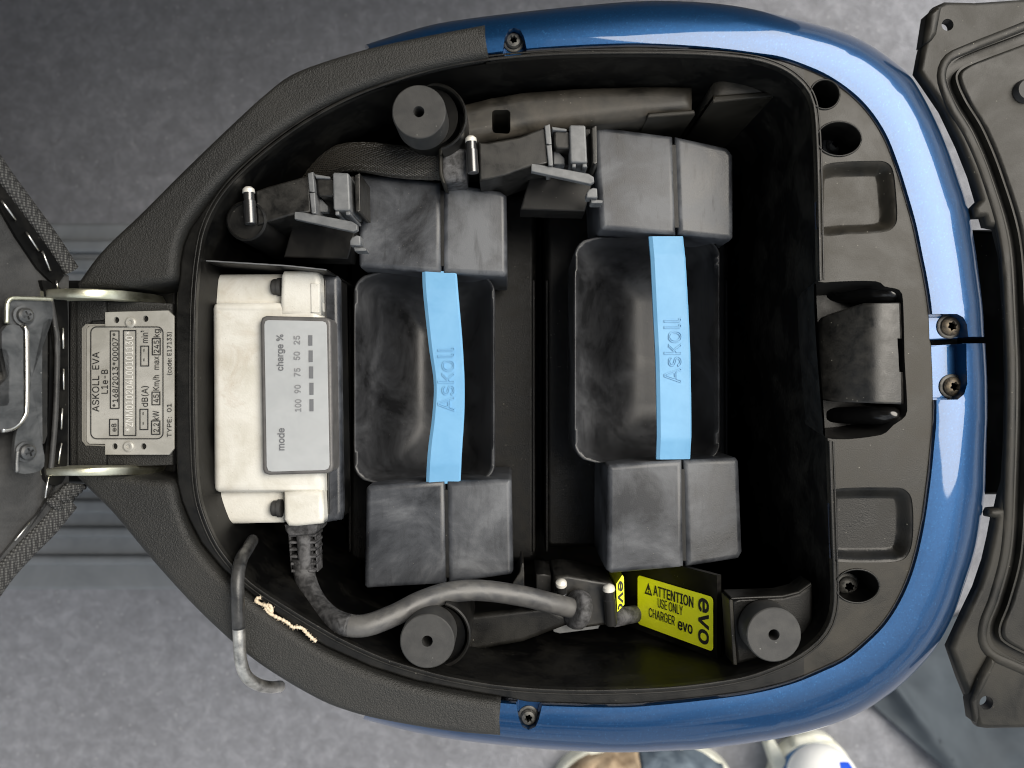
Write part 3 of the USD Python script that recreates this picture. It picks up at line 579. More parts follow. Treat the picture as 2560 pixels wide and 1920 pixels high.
# ---- zinc plated hinge bracket
def strip(path, w, h):
    """a plate on edge along a path of points; w thick across, h tall"""
    p = np.asarray(path, float); R = []
    hh = np.broadcast_to(h, len(p)); d = np.gradient(p, axis=0); d[:, 2] = 0; d /= np.linalg.norm(d, axis=1, keepdims=True)
    for k in range(len(p)):
        nn = np.array([-d[k][1], d[k][0], 0]) * w / 2; z = np.array([0, 0, hh[k]]); b = w * 0.18
        R.append([p[k] - nn - z, p[k] - nn - [0, 0, b], p[k] - nn * 0.64, p[k] + nn * 0.64, p[k] + nn - [0, 0, b], p[k] + nn - z])
    return loft(R, True, True)
xs = np.linspace(0, 1, 24)
armu = [P(30 + 355 * k, 741 - 10 * math.sin(PI * min(1, k * 1.05)) + 3 * k, 0.012 + 0.010 * math.sin(PI * k * 0.85) - 0.032 * k ** 3) for k in xs]
arml = [P(30 + 355 * k, 1181 - 3 * k, 0.012 + 0.010 * math.sin(PI * k * 0.85) - 0.032 * k ** 3) for k in xs]
HB = obj('hinge_bracket', strip(armu, 0.0046, 0.013), 'zinc', SC, 30)
obj('bracket_arm', strip(arml, 0.0038, 0.013), 'zinc', HB, 30)
def tilt(px, py, lift=0.0):
    """a point on the tipped seat's underside near its hinge, seen at px, py; lift = how far off it"""
    # the seat's plane: through x0 at z=0, leaning back
    x0, lean = -0.2165, 0.55
    cdir = np.array([(px - 1280) * S / H, (960 - py) * S / H, -1.0]); o = np.array([0, 0, H])
    n = np.array([1.0, 0, lean]); n /= np.linalg.norm(n); p0 = np.array([x0, 0, 0]) + n * lift
    t_ = ((p0 - o) @ n) / (cdir @ n); q = o + cdir * t_; return q + [0, 0, Z0]
nS = np.array([1.0, 0, 0.55]); nS /= np.linalg.norm(nS)
def on_seat(pts, thick, lift, bev=0.0):
    """a plate lying on the tipped seat's underside, from its outline as seen"""
    top = np.array([tilt(a, b, lift) for a, b in pts]); bot = top - nS * thick
    return loft([bot, top], True, True)
brk = VV([(14, 652), (22, 645), (108, 648), (112, 655), (113, 690), (94, 700), (92, 960), (96, 985), (90, 1015), (36, 1018), (34, 940), (52, 905), (58, 880), (58, 720), (50, 700), (14, 698)])
obj('bracket_plate', on_seat(curve(brk, 0 + 80, True), 0.002, 0.012), 'steel', HB, 40)
obj('bracket_plate', on_seat(VV([(4, 716), (14, 704), (28, 700), (42, 704), (50, 716), (51, 890), (44, 912), (26, 924), (2, 928), (-40, 928), (-40, 880), (16, 876), (20, 868), (20, 770), (14, 756), (4, 752)]), 0.003, 0.016), 'steel', HB, 30)
obj('bracket_edge', tube([tilt(a, b, 0.0145) for a, b in curve(VV([(50, 702), (56, 712), (57, 740), (57, 880), (53, 898), (42, 915), (26, 926), (2, 930)]), 40)], 0.0011, 8), 'chrome', HB, True)
obj('bracket_edge', tube([tilt(a, b, 0.013) for a, b in curve(VV([(112, 646), (30, 644), (20, 648), (16, 656), (15, 698)]), 30)], 0.0010, 8), 'zinc', HB, True)
obj('bracket_edge', tube([tilt(a, b, 0.013) for a, b in curve(VV([(38, 975), (37, 1000), (37, 1020)]), 12)], 0.0010, 8), 'steel', HB, True)
obj('hinge_rail', on_seat(VV([(72, 700), (80, 692), (96, 694), (103, 704), (102, 940), (96, 958), (86, 962), (72, 960)]), 0.006, 0.009), 'connector', HB, 30)
obj('glossy_cap', on_seat(VV([(84, 698), (96, 696), (101, 706), (101, 722), (93, 722), (92, 704)]), 0.001, 0.0102), 'chrome', HB)
for px, py in ((50, 682), (55, 976)):
    c = tilt(px * 1.1573, py * 1.1573, 0.0125); R_ = 0.0036
    h = man(lathe([(0, 0), (R_ * 1.3, 0), (R_ * 1.3, 0.0006), (R_, 0.0008), (R_ * .95, 0.0026), (R_ * .7, 0.0034), (0, 0.0034)], [0, 0, 0], 32))
    for a in (0.4, 0.4 + PI / 2):
        h = h - man(trimesh.creation.box([R_ * 1.1, R_ * 0.28, 0.003], trimesh.transformations.rotation_matrix(a, [0, 0, 1], [0, 0, 0]) @ trimesh.transformations.translation_matrix([0, 0, 0.0035])))
    hm = h.to_mesh(); t = trimesh.Trimesh(hm.vert_properties[:, :3], hm.tri_verts); t.apply_transform(trimesh.geometry.align_vectors([0, 0, 1], nS)); t.apply_translation(c)
    obj('bracket_screw', t, 'steel', HB)
c = tilt(14 * 1.1573, 830 * 1.1573, 0.006)
obj('hinge_pin', lathe([(0, 0), (0.006, 0), (0.006, 0.004), (0.0045, 0.0055), (0, 0.0055)], c, 32, nS), 'chrome', HB)

# ---- the tipped seat: its front end stands at the left of the bin
uS = np.array([-0.55, 0, 1.0]); uS /= np.linalg.norm(uS)
def plane(px, py):
    q = tilt(px, py) - np.array([-0.2165, 0, Z0]); return (q[1], q @ uS)          # (across, along)
base = [plane(172, 690), plane(150, 672), plane(0, 430)]
k = (base[2][0] - base[1][0]) / (base[2][1] - base[1][1])
half = []
for s_ in np.linspace(0, 1, 12):
    half.append((base[2][0] + (0.165 - base[2][0]) * (1 - (1 - s_) ** 2), base[2][1] + 0.48 * s_))
low = [plane(172, 1225), plane(150, 1245), plane(0, 1480)]
ol = base + half + [(-0.10, half[-1][1] + 0.03), ] + [(low[2][0] - (0.165 + low[2][0]) * (1 - (1 - s_) ** 2), low[2][1] + 0.48 * s_) for s_ in np.linspace(1, 0, 12)] + low[1::-1]
ol.insert(len(base) + len(half), (0.10, half[-1][1] + 0.03))
def seat_slab(pts, t0, t1):
    p = np.array([np.array([-0.2165, 0, Z0]) + np.array([0, 1, 0]) * a + uS * b for a, b in pts])
    return loft([p + nS * t0, p + nS * t1], True, True)
SEAT = obj('seat', seat_slab(ol, -0.004, 0.0), 'seat', SC, 30, 'underside of the tipped seat')
R = []
cen = np.mean(np.array(ol), 0)
for t_, k_ in ((-0.005, 1.0), (-0.02, 1.03), (-0.05, 1.0), (-0.07, 0.9), (-0.075, 0.5)):
    p = np.array([np.array([-0.2165, 0, Z0]) + np.array([0, 1, 0]) * (cen[0] + (a - cen[0]) * k_) + uS * max(0.004, cen[1] + (b - cen[1]) * min(k_, 1.0)) for a, b in ol]); R.append(p + nS * t_)
obj('cushion', loft(R, True, True), 'seat', SEAT, 40)
def flat_tube(pts, w, t, lift, mat, name):
    """webbing: a flattened roll along the seen points, w wide (measured units), t thick"""
    q = curve(pts, 60); c = np.array([tilt(a, b, lift) for a, b in q]); d = np.gradient(c, axis=0); d /= np.linalg.norm(d, axis=1, keepdims=True)
    R = []
    for i in range(len(c)):
        e = np.cross(nS, d[i]); a = np.linspace(0, 2 * PI, 12, endpoint=False)
        R.append(c[i] + np.outer(np.cos(a) * w * S / 2, e) + np.outer(np.sin(a) * t / 2, nS))
    return obj(name, loft(R, True, True), mat, SEAT, True)
flat_tube([(-90, 285), (0, 424), (70, 520), (130, 602), (178, 676)], 40, 0.006, 0.002, 'webbing', 'webbing_edge')
flat_tube([(-90, 1580), (0, 1446), (60, 1378), (120, 1318), (172, 1255)], 52, 0.006, 0.002, 'webbing', 'webbing_edge')
obj('fabric_fold', on_seat([(-90, 330), (0, 450), (60, 530), (128, 615), (160, 690), (140, 716), (95, 672), (40, 590), (0, 520), (-90, 400)], 0.002, 0.0022), 'bin', SEAT)
obj('fabric_fold', on_seat([(-90, 1500), (0, 1395), (70, 1310), (118, 1262), (150, 1195), (176, 1240), (120, 1300), (60, 1360), (0, 1425), (-90, 1545)], 0.002, 0.0022), 'seat', SEAT)
rng = np.random.RandomState(5)
for i in range(7):                                           # gathers in the cloth at the near corner
    a = np.array([120 + 7 * i, 1250 - 6 * i + rng.uniform(-3, 3)]); b = a + [30 + 3 * i, 26 - 4 * i]
    obj('cloth_gather', tube([tilt(*(a + (b - a) * k_), 0.003 + 0.0016 * math.sin(PI * k_)) for k_ in np.linspace(0, 1, 8)], 0.0016, 8), 'webbing', SEAT, True)
obj('front_cloth', on_seat(curve([(104, 700), (140, 714), (166, 740), (170, 900), (170, 1060), (164, 1190), (140, 1215), (112, 1190), (120, 1060), (124, 900), (122, 760)], 70, True), 0.004, 0.003), 'bin', SEAT, 40)
obj('cloth_fold', tube([tilt(a, b, 0.0045) for a, b in curve([(126, 745), (136, 800), (143, 850), (142, 950), (138, 1050), (128, 1170)], 40)], 0.0013, 8), 'seat', SEAT, True)
for a, b in (((4, 502), (40, 550)), ((66, 581), (97, 627)), ((106, 628), (126, 677)), ((141, 703), (145, 722)), ((157, 820), (158, 872)), ((158, 922), (159, 974)), ((155, 1021), (153, 1073)), ((153, 1108), (146, 1160)), ((121, 1192), (113, 1245)), ((74, 1307), (37, 1352))):
    a, b = np.array(a, float), np.array(b, float)
    pts = [tilt(*a, 0.002), tilt(*(a + (b - a) * .04), 0.0048), tilt(*(a + (b - a) * .5), 0.0052), tilt(*(a + (b - a) * .96), 0.0048), tilt(*b, 0.002)]
    obj('staple', tube(pts, 0.00052, 8), 'chrome', SEAT, True)

# ---- footboard far below at the left
zf = -0.45
def yv(v_): return (960 - v_ * 1.1573) * S * (H - zf) / H
def fbox(y0, y1, z0, z1, bev=0.002): return prism([(-1.25, y0), (-0.10, y0), (-0.10, y1), (-1.25, y1)], z0, z1, bev, 4)
FB = obj('footboard', fbox(yv(1276), yv(480), zf - 0.03, zf, 0.006), 'foot', SC, 40)
for a, b, h in ((520, 548, 0.008), (560, 590, 0.008), (640, 670, 0.008), (720, 750, 0.008), (800, 830, 0.008), (880, 910, 0.008), (960, 990, 0.008), (1030, 1060, 0.008), (1078, 1108, 0.008), (1136, 1160, 0.008), (1197, 1218, 0.008)):
    obj('tread_rib', fbox(yv(b), yv(a), zf - 0.005, zf + h, 0.004), 'foot', FB, 40)

# ---- black plastic carrier plate behind the tail
zr = -0.012
car_px = [(2281, 188), (2290, 140), (2298, 108), (2312, 48), (2324, 26), (2350, 14), (2425, 16), (2560, 7), (2760, 0), (2760, 1822), (2600, 1812), (2560, 1811), (2453, 1813), (2432, 1809), (2424, 1795), (2418, 1763), (2388, 1690), (2361, 1612),
          (2376, 1580), (2403, 1521), (2430, 1465), (2453, 1397), (2466, 1340), (2475, 1292), (2458, 1289), (2456, 1279), (2462, 1268), (2484, 1266), (2490, 1238), (2501, 1200), (2507, 1100), (2510, 960), (2506, 800), (2494, 640), (2478, 575),
          (2452, 570), (2446, 548), (2424, 549), (2418, 524), (2436, 506), (2418, 445), (2389, 372), (2346, 282), (2302, 217)]
car = man(prism(PP(car_px, zr - 0.006), zr - 0.006, zr, 0.003, 5))
for cx, cy, r in ((2369, 62, 15), (2466, 1757, 17)): car = car - man(prism(PP(ring_pts(cx, cy, r, r, 28), zr), -0.08, 0.03))
in_px = [(2780, 5), (2560, 92), (2420, 146), (2385, 170), (2378, 200), (2400, 255), (2445, 330), (2490, 440), (2536, 600), (2550, 800), (2556, 960), (2550, 1200), (2540, 1380), (2510, 1500), (2487, 1560), (2486, 1590), (2498, 1612), (2545, 1640), (2620, 1670), (2780, 1710)]
inp = curve(in_px, 160)
outer_poly = clean(PP(list(map(tuple, inp)), zr)); 
groove = outer_poly.buffer(2.2 * 0.001).difference(outer_poly.buffer(-2.4 * 0.001))
def cs_extrude(pg, z0, z1):
    out = m3.Manifold()
    for q in getattr(pg, 'geoms', [pg]):
        cs = m3.CrossSection([np.array(q.exterior.coords)[:-1]] + [np.array(i.coords)[:-1] for i in q.interiors], m3.FillRule.EvenOdd)
        out = out + m3.Manifold.extrude(cs, z1 - z0).translate((0, 0, Z0 + z0))
    return out
car = car - cs_extrude(groove, zr - 0.004, 0.02)
CA = obj('rear_carrier', car, 'rear', SC, 30, 'dusty black plastic plate behind the blue tail')
def rib(pts, r, z, name, mat, parent, fl=0.7):
    q = PP(curve(pts, 140), z); R = []
    for k in range(len(q)):
        d = q[min(k + 1, len(q) - 1)] - q[max(k - 1, 0)]; d /= np.linalg.norm(d); nn = np.array([d[1], -d[0], 0]); a = np.linspace(0, 2 * PI, 12, endpoint=False)
        R.append(q[k] + np.outer(np.cos(a) * r, nn) + np.outer(np.sin(a) * r * fl, [0, 0, 1]))
    return obj(name, loft(R, True, True), mat, parent, True)
rib([(2760, -20), (2560, 66), (2415, 124), (2366, 150), (2352, 196), (2375, 262), (2420, 340), (2464, 446), (2508, 604), (2522, 800), (2527, 960), (2522, 1200), (2512, 1372), (2482, 1492), (2458, 1556), (2455, 1600), (2475, 1634), (2535, 1664), (2620, 1698), (2760, 1735)], 0.0026, zr - 0.0006, 'ridge', 'rear', CA)
obj('inner_panel', prism(Polygon(outer_poly.buffer(-0.0035).exterior), zr - 0.012, zr + 0.0015, 0.0018, 4), 'rear', CA, 45)
obj('bump_stop', lathe([(0, -0.01), (0.006, -0.01), (0.006, 0.003), (0.005, 0.005), (0, 0.0055)], P(2556, 232, zr), 28), 'rubber', CA)
obj('carrier_hook', prism(PP([(2418, 1750), (2440, 1690), (2468, 1640), (2484, 1652), (2456, 1712), (2438, 1742), (2441, 1790), (2436, 1806), (2425, 1798)], zr), zr - 0.004, zr + 0.004, 0.003, 4), 'rear', CA, 45)
obj('carrier_hook', prism(PP([(2312, 40), (2334, 22), (2350, 20), (2346, 36), (2336, 90), (2326, 104), (2300, 118)], zr), zr - 0.004, zr + 0.004, 0.003, 4), 'rear', CA, 45)
obj('carrier_mount', box_px(2400, 572, 2540, 1238, -0.10, -0.045, 0.003), 'bin', SC)

# ================================================================== batteries
def outline_text(s, x_base, y0, y1, cap, z, w=0.00032, h=0.0006):
    t = meshkit.text_mesh(s, 0.01, 0.001); pg = trimesh.path.polygons.projected(t, [0, 0, 1])
    sc = S * (H - z) / H; x0_, _, x1_, _ = pg.bounds
    from shapely import affinity
    kx = (y0 - y1) * sc / (x1_ - x0_); pg = affinity.translate(pg, -x0_, 0); pg = affinity.scale(pg, kx, cap * sc / 0.01, origin=(0, 0))
    pg = affinity.rotate(pg, 90, origin=(0, 0)); c = P(x_base, y0, z); pg = affinity.translate(pg, c[0], c[1])
    o = pg.buffer(w * 0.5).difference(pg.buffer(-w))
    return cat_([prism(q, z - 0.0003, z + h) for q in getattr(o, 'geoms', [o]) if q.area > 1e-9])
def battery(label, zt, topL, topR, botL, botR, floor, case, zfl, slope, strap_l, strap_r, text):
    B = thing('battery', label, 'battery', P(*np.mean(np.array(topL + botR), 0), -0.2), 'batteries standing side by side in the bin')
    def shell(q, sl, mirror):
        t = prism(PP(q, zt), zfl - 0.02, zt, 0.0032, 6); t = trimesh.Trimesh(t.vertices, t.faces, process=False)
        x0 = P(min(a for a, _ in q), 960, zt)[0]; t.vertices[:, 2] -= np.clip(t.vertices[:, 0] - x0, 0, 1) * sl; return t
    obj('grip_block', shell(topL, 0.0, 0), 'battery', B, 50); obj('grip_block', shell(topR, slope, 0), 'battery', B, 50)
    obj('grip_block', shell(botL, 0.0, 0), 'battery', B, 50); obj('grip_block', shell(botR, slope, 0), 'battery', B, 50)
    # the seam's recessed web
    for a, b in ((topL, topR), (botL, botR)):
        ya = [y for _, y in a]; yb = [y for _, y in b]; xs_ = max(x for x, _ in a); obj('seam_web', box_px(xs_ - 14, max(min(ya), min(yb)) + 22, xs_ + 14, min(max(ya), max(yb)) - 16, zfl - 0.02, zt - 0.0016, 0.0003, 2), 'dark', B)
    # the grip well: sloped side walls, rounded corners, ends that curve up to the grip blocks
    zl, zf_ = -0.068, -0.124
    xl, xf0, xf1, xr = (P(a_, 0, z_)[0] for a_, z_ in zip(floor, (zl, zf_, zf_, zl)))
    y1 = P(0, max(y for _, y in topL + topR), zt)[1] + 0.004; y0 = P(0, min(y for _, y in botL + botR), zt)[1] - 0.004
    r = 0.016; G = []
    sm = lambda q: q * q * (3 - 2 * q)
    for y in np.linspace(y0, y1, 80):
        e = min(y - y0, y1 - y); cr = 0.011; ins = cr - math.sqrt(max(cr * cr - (cr - e) ** 2, 0)) if e < cr else 0.0
        row = []
        for u in np.linspace(0, 1, 60):
            x = (xl + ins) + (xr - ins - xl - ins) * u
            dl = np.clip((x - xl - ins) / (xf0 - xl), 0, 1); dr = np.clip((xr - ins - x) / (xr - xf1), 0, 1)
            hx = max((1 - dl) ** 1.5 * (1 - 0.5 * dl), (1 - dr) ** 1.5 * (1 - 0.5 * dr))
            hy = 1 - math.sqrt(max(1 - max(0, 1 - e / 0.034) ** 2, 0)) * 0.9
            row.append((x, y, Z0 + zf_ + (zl - zf_) * min(1, max(hx, hy, (hx ** 3 + hy ** 3) ** (1 / 3)))))
        G.append([(row[0][0], y, Z0 - 0.14)] + [(row[0][0] - 0.0012, y, Z0 + zl - 0.0005)] + row + [(row[-1][0] + 0.0012, y, Z0 + zl - 0.0005)] + [(row[-1][0], y, Z0 - 0.14)])
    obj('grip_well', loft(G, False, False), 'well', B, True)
    obj('case', prism(PP(case, -0.13), -0.198, -0.13, 0.004, 4), 'case', B, 50)
    for x_ in (case[0][0] - 6, case[len(case) // 2][0] + 4): obj('case_seam', box_px(x_ - 3, 700, x_ + 3, 1380, -0.15, -0.1285, 0.0004, 2), 'case', B)
    yy = [p_[1] for p_ in strap_l]; l = curve(strap_l, 40); r_ = curve(strap_r, 40); R = []; zs = zt + 0.001
    for i in range(40):
        a, b = P(*l[i], zs), P(*r_[i], zs); t_ = 0.0032; e = min(i, 39 - i); dz = np.array([0, 0, -0.003 * max(0, 1 - e / 4)])
        R.append([a + dz + [0, 0, -t_], a + dz + [0, 0, -0.0012], a + dz + (b - a) * 0.10, b + dz - (b - a) * 0.05, b + dz + [0, 0, -0.0008], b + dz + [0, 0, -t_]])
    ST = obj('handle_strap', loft(R, True, True), 'strap', B, 20, 'sky blue strap between the two grip blocks')
    obj('raised_lettering', outline_text(*text, zs), 'strap', ST, 30)
    return B
battery('grey-black battery nearer the hinge, its blue strap bent sideways', -0.050,
        VV([(774, 380), (780, 374), (952, 392), (953, 589), (778, 577), (774, 570)]), VV([(957, 392), (1080, 410), (1094, 420), (1096, 585), (1092, 596), (957, 590)]),
        VV([(790, 1056), (795, 1050), (961, 1039), (964, 1262), (792, 1272), (786, 1266)]), VV([(965, 1039), (1098, 1036), (1105, 1040), (1109, 1236), (1104, 1244), (968, 1262)]),
        (889, 1100, 1120, 1232), VV(rrect(752, 420, 1158, 1215, 16)), -0.098, 0.06,
        [(1053, 676), (1058, 740), (1072, 870), (1084, 960), (1080, 1040), (1070, 1120), (1063, 1212)], [(1140, 676), (1146, 740), (1156, 860), (1161, 960), (1160, 1040), (1155, 1120), (1150, 1210)],
        ('Askoll', 1136, 1027, 868, 40))
battery('grey-black battery nearer the tail, its blue strap almost straight', -0.050,
        VV([(1283, 280), (1290, 271), (1454, 293), (1461, 506), (1302, 496), (1296, 490)]), VV([(1459, 293), (1575, 315), (1588, 330), (1588, 510), (1582, 516), (1466, 506)]),
        VV([(1312, 1012), (1318, 1004), (1474, 994), (1478, 1226), (1320, 1240), (1310, 1232)]), VV([(1478, 994), (1594, 990), (1600, 998), (1608, 1196), (1600, 1210), (1482, 1226)]),
        (1440, 1640, 1660, 1795), VV(rrect(1178, 400, 1575, 1185, 16)), -0.098, 0.09,
        [(1625, 588), (1634, 780), (1640, 900), (1643, 1040), (1644, 1150)], [(1711, 588), (1722, 780), (1727, 900), (1729, 1040), (1729, 1149)],
        ('Askoll', 1703, 956, 795, 42))

# ================================================================== battery plugs
def pin(a, b, r, parent, name='pin', dome=True):
    """a glossy pin lying from a to b with a bright domed end at a"""
    a, b = np.asarray(a), np.asarray(b); L = np.linalg.norm(b - a); d = (b - a) / L
    p_ = obj(name, lathe([(0, 0.001), (r * 0.88, 0.001), (r * 0.88, L * 0.3), (r, L * 0.31), (r, L * 0.97), (r * 0.92, L), (0, L)], a, 28, d), 'dark_gloss', parent)
    if dome: obj('pin_head', lathe([(0, -0.0022), (r * 0.55, -0.0019), (r * 0.95, -0.0008), (r * 1.02, 0.0004), (r * 1.02, 0.0012), (0, 0.0012)], a, 28, d), 'pin_head', p_)
M['dark_gloss'] = principled('glossy_black', base_color=(0.12, 0.12, 0.122), roughness=0.28, metallic=0.85)
M['pin_head'] = principled('pale_pin_head', base_color=(0.80, 0.78, 0.72), roughness=0.4, metallic=0.35)
def plug(label, pinx, piny, gx, gy, body_pts, zt):
    C = thing('battery_plug', label, 'plug', V(pinx + 80, piny + 40, zt - 0.03), 'black plugs clipped to the batteries')
    q = lambda pts, dx=gx, dy=gy: VV([(a + dx, b + dy) for a, b in pts])
    obj('plug_body', prism(PP(VV(body_pts), zt - 0.002), zt - 0.05, zt - 0.002, 0.0012, 4), 'connector', C, 40)
    pin(V(pinx, piny, zt), V(pinx + 5, piny + 72, zt), 0.0031, C)
    G = lambda pts, z, mat, name, b=0.0006, dep=0.03: obj(name, prism(PP(q(pts), z), z - dep, z, b, 3), mat, C, 40)
    G([(664, 374), (676, 371), (680, 414), (668, 414)], zt, 'clip', 'clip_edge'); G([(668, 416), (680, 416), (683, 460), (673, 461)], zt, 'clip', 'clip_edge')
    G([(680, 376), (712, 381), (712, 386), (682, 384)], zt - 0.001, 'clip', 'clip_bar')
    G([(684, 388), (690, 383), (716, 384), (722, 389), (723, 420), (718, 426), (692, 425), (685, 418)], zt - 0.003, 'connector', 'release_button', 0.0012)
    G([(684, 430), (694, 430), (708, 445), (708, 458), (684, 458)], zt - 0.010, 'clip', 'clip_foot')
    G([(718, 376), (722, 372), (750, 373), (753, 376), (757, 452), (752, 455), (724, 454), (720, 450)], zt, 'clip', 'latch_block', 0.0010)
    G([(724, 456), (732, 456), (732, 464), (724, 464)], zt - 0.001, 'clip', 'latch_hook'); G([(746, 456), (755, 456), (757, 464), (747, 464)], zt - 0.001, 'clip', 'latch_hook')
    G([(766, 378), (777, 374), (779, 456), (768, 457)], zt - 0.004, 'connector', 'side_rail')
    G([(636, 455), (760, 478), (771, 485), (772, 496), (764, 501), (636, 473)], zt - 0.002, 'clip', 'lever', 0.0006, 0.004)
    G([(636, 468), (768, 496), (752, 560), (612, 556)], zt - 0.030, 'dark', 'lever_skirt', 0.001, 0.02)
    G([(756, 530), (755, 520), (760, 512), (770, 508), (778, 510), (779, 530)], zt - 0.008, 'clip', 'catch_knob', 0.0008, 0.01)
    G([(764, 533), (790, 535), (790, 542), (766, 542)], zt - 0.012, 'clip', 'catch_plate', 0.0005, 0.01)
    G([(676, 386), (764, 380), (766, 462), (678, 462)], zt - 0.014, 'dark', 'clip_base', 0.001, 0.03)
    return C
plug('black plug with a bright pin on the battery nearer the hinge', 537, 412, 0, 0, [(552, 412), (580, 402), (660, 380), (668, 378), (672, 458), (640, 462), (556, 487)], -0.012)
C2 = plug('black plug on the tail battery with a braided cable', 1017, 302, 512, -103, [(1034, 306), (1050, 308), (1120, 296), (1182, 272), (1186, 354), (1150, 358), (1090, 380), (1036, 392)], -0.026)
obj('cable_boot', prism(PP(VV([(955, 315), (1008, 318), (1006, 388), (962, 394), (950, 380), (949, 330)]), -0.03), -0.055, -0.03, 0.004, 5), 'dusty', C2, 45)
obj('boot_flange', prism(PP(VV([(947, 322), (952, 310), (960, 308), (960, 320), (955, 340), (956, 372), (963, 396), (955, 394), (948, 378)]), -0.027), -0.055, -0.027, 0.0012, 4), 'rear', C2, 45)
pc = curve(np.array([V(955, 352, -0.043), V(900, 352, -0.043), V(850, 348, -0.043), V(790, 340, -0.043), V(740, 342, -0.046), V(705, 358, -0.052), V(672, 385, -0.062), V(640, 420, -0.08)]), 90)
d = np.gradient(pc, axis=0); d /= np.linalg.norm(d, axis=1, keepdims=True)
hw = np.interp(np.linspace(0, 1, 90), [0, 0.3, 0.6, 1], [39, 36, 30, 26]) * 1.1573 * S; E = []
for i in range(90): e = np.cross([0, 0, 1], d[i]); e /= np.linalg.norm(e); E.append((e, np.cross(d[i], e)))
def sl(i, a, k=1.0): return pc[i] + E[i][0] * hw[i] * k * math.cos(a) + E[i][1] * 0.0058 * k * math.sin(a)
SLV = obj('braided_sleeve', loft([[sl(i, a, 0.95) for a in np.linspace(0, 2 * PI, 24, endpoint=False)] for i in range(90)], True, True), 'dark', C2, True)
br = []
for k in range(36):
    for sgn in (-1, 1):
        f = [sl(i, 2 * PI * k / 36 + sgn * i * 0.085, 0.995 + 0.025 * math.sin(i * 1.1 + k * 2.0 + (sgn > 0) * PI)) for i in range(90)]
        br.append(tube(f, 0.00050, 5))
M['yarn'] = principled('braid_yarn', base_color=(0.034, 0.031, 0.026), roughness=0.38)
obj('braid', cat_(br), 'yarn', SLV, True)

# ================================================================== charge display unit
CH = thing('charger_unit', 'cream charge display box with a grey label and a thick cable', 'charger', V(580, 860, -0.07))
def CP(pts, zt, zb, bev, mat='cream', name='housing', par=None): return obj(name, prism(PP(VV(pts), zt), zb, zt, bev, 6), mat, par or CH, 50)
CP([(455, 664), (458, 656), (466, 652), (692, 652), (694, 800), (698, 1064), (690, 1066), (470, 1066), (460, 1062), (457, 1054)], -0.020, -0.07, 0.005)
CP([(458, 606), (462, 597), (472, 591), (606, 590), (608, 660), (456, 664)], -0.0275, -0.07, 0.004, name='housing_end')
CP([(460, 1058), (610, 1055), (610, 1131), (482, 1134), (468, 1128), (462, 1116)], -0.0275, -0.07, 0.004, name='housing_end')
CP([(606, 594), (612, 584), (676, 583), (686, 588), (690, 600), (692, 680), (604, 684)], -0.0195, -0.07, 0.0028, name='housing_boss')
CP([(612, 1062), (696, 1060), (699, 1118), (697, 1132), (640, 1138), (622, 1138), (612, 1124)], -0.0195, -0.07, 0.0028, name='housing_boss')
CP([(671, 612), (690, 612), (690, 675), (672, 675)], -0.0188, -0.03, 0.0004, name='bright_tab')
CP([(684, 592), (726, 594), (732, 602), (736, 860), (740, 1104), (736, 1124), (702, 1130), (690, 1100)], -0.030, -0.036, 0.003, 'battery', 'black_backing')
CP([(686, 596), (724, 598), (730, 604), (734, 860), (738, 1104), (734, 1122), (704, 1128), (692, 1100)], -0.036, -0.06, 0.0005, 'bin', 'backing_skirt')
CP([(700, 604), (704, 604), (712, 1110), (706, 1112)], -0.0292, -0.05, 0.0005, 'connector', 'backing_rib')
for y in (620, 1098):
    a, b = V(588, y, -0.0265), V(606, y, -0.0265)
    s_ = obj('side_screw', lathe([(0, 0), (0.0036, 0), (0.0042, 0.0008), (0.0042, 0.003), (0.0048, 0.0032), (0.0048, 0.0052), (0, 0.0052)], a, 28, (b - a)), 'rubber', CH)
zpn = -0.0150
FR = obj('label_frame', prism(PP([(650, 806), (654, 794), (664, 789), (812, 793), (822, 797), (827, 806), (833, 1166), (830, 1178), (820, 1184), (672, 1188), (660, 1184), (656, 1174)], zpn), -0.03, zpn, 0.0014, 4), 'label_frame', CH, 40)
FL = obj('label_film', prism(PP([(661, 812), (664, 803), (672, 800), (806, 803), (814, 806), (817, 814), (824, 1162), (821, 1171), (813, 1175), (680, 1179), (671, 1176), (667, 1166)], zpn), zpn - 0.001, zpn + 0.0004, 0.0002, 2), 'label', FR, 30)
zt = zpn + 0.0006
obj('lettering', text_up('charge %', 708, 927, 836, zt, cap=16, bold=True), 'ink_grey', FL, False); obj('lettering', text_up('mode', 711, 1126, 1070, zt, cap=17, bold=True), 'ink_grey', FL, False)
obj('lettering', cat_([text_up(s_, xb, a, b, zt, cap=15, bold=True) for s_, xb, a, b in (('25', 750, 861, 839), ('50', 750, 900, 879), ('75', 751, 941, 920), ('90', 752, 983, 962), ('100', 753, 1029, 998))]), 'ink_pale', FL, False)
for x0, x1, y0, y1 in ((771, 781, 838, 864), (772, 782, 876, 905), (773, 783, 916, 946), (774, 784, 957, 987), (774, 784, 998, 1028)):
    obj('charge_bar', prism(PP([(x0, y0), (x1, y0), (x1, y1), (x0, y1)], zt), zt, zt + 0.00015), 'ink_grey', FL, False)
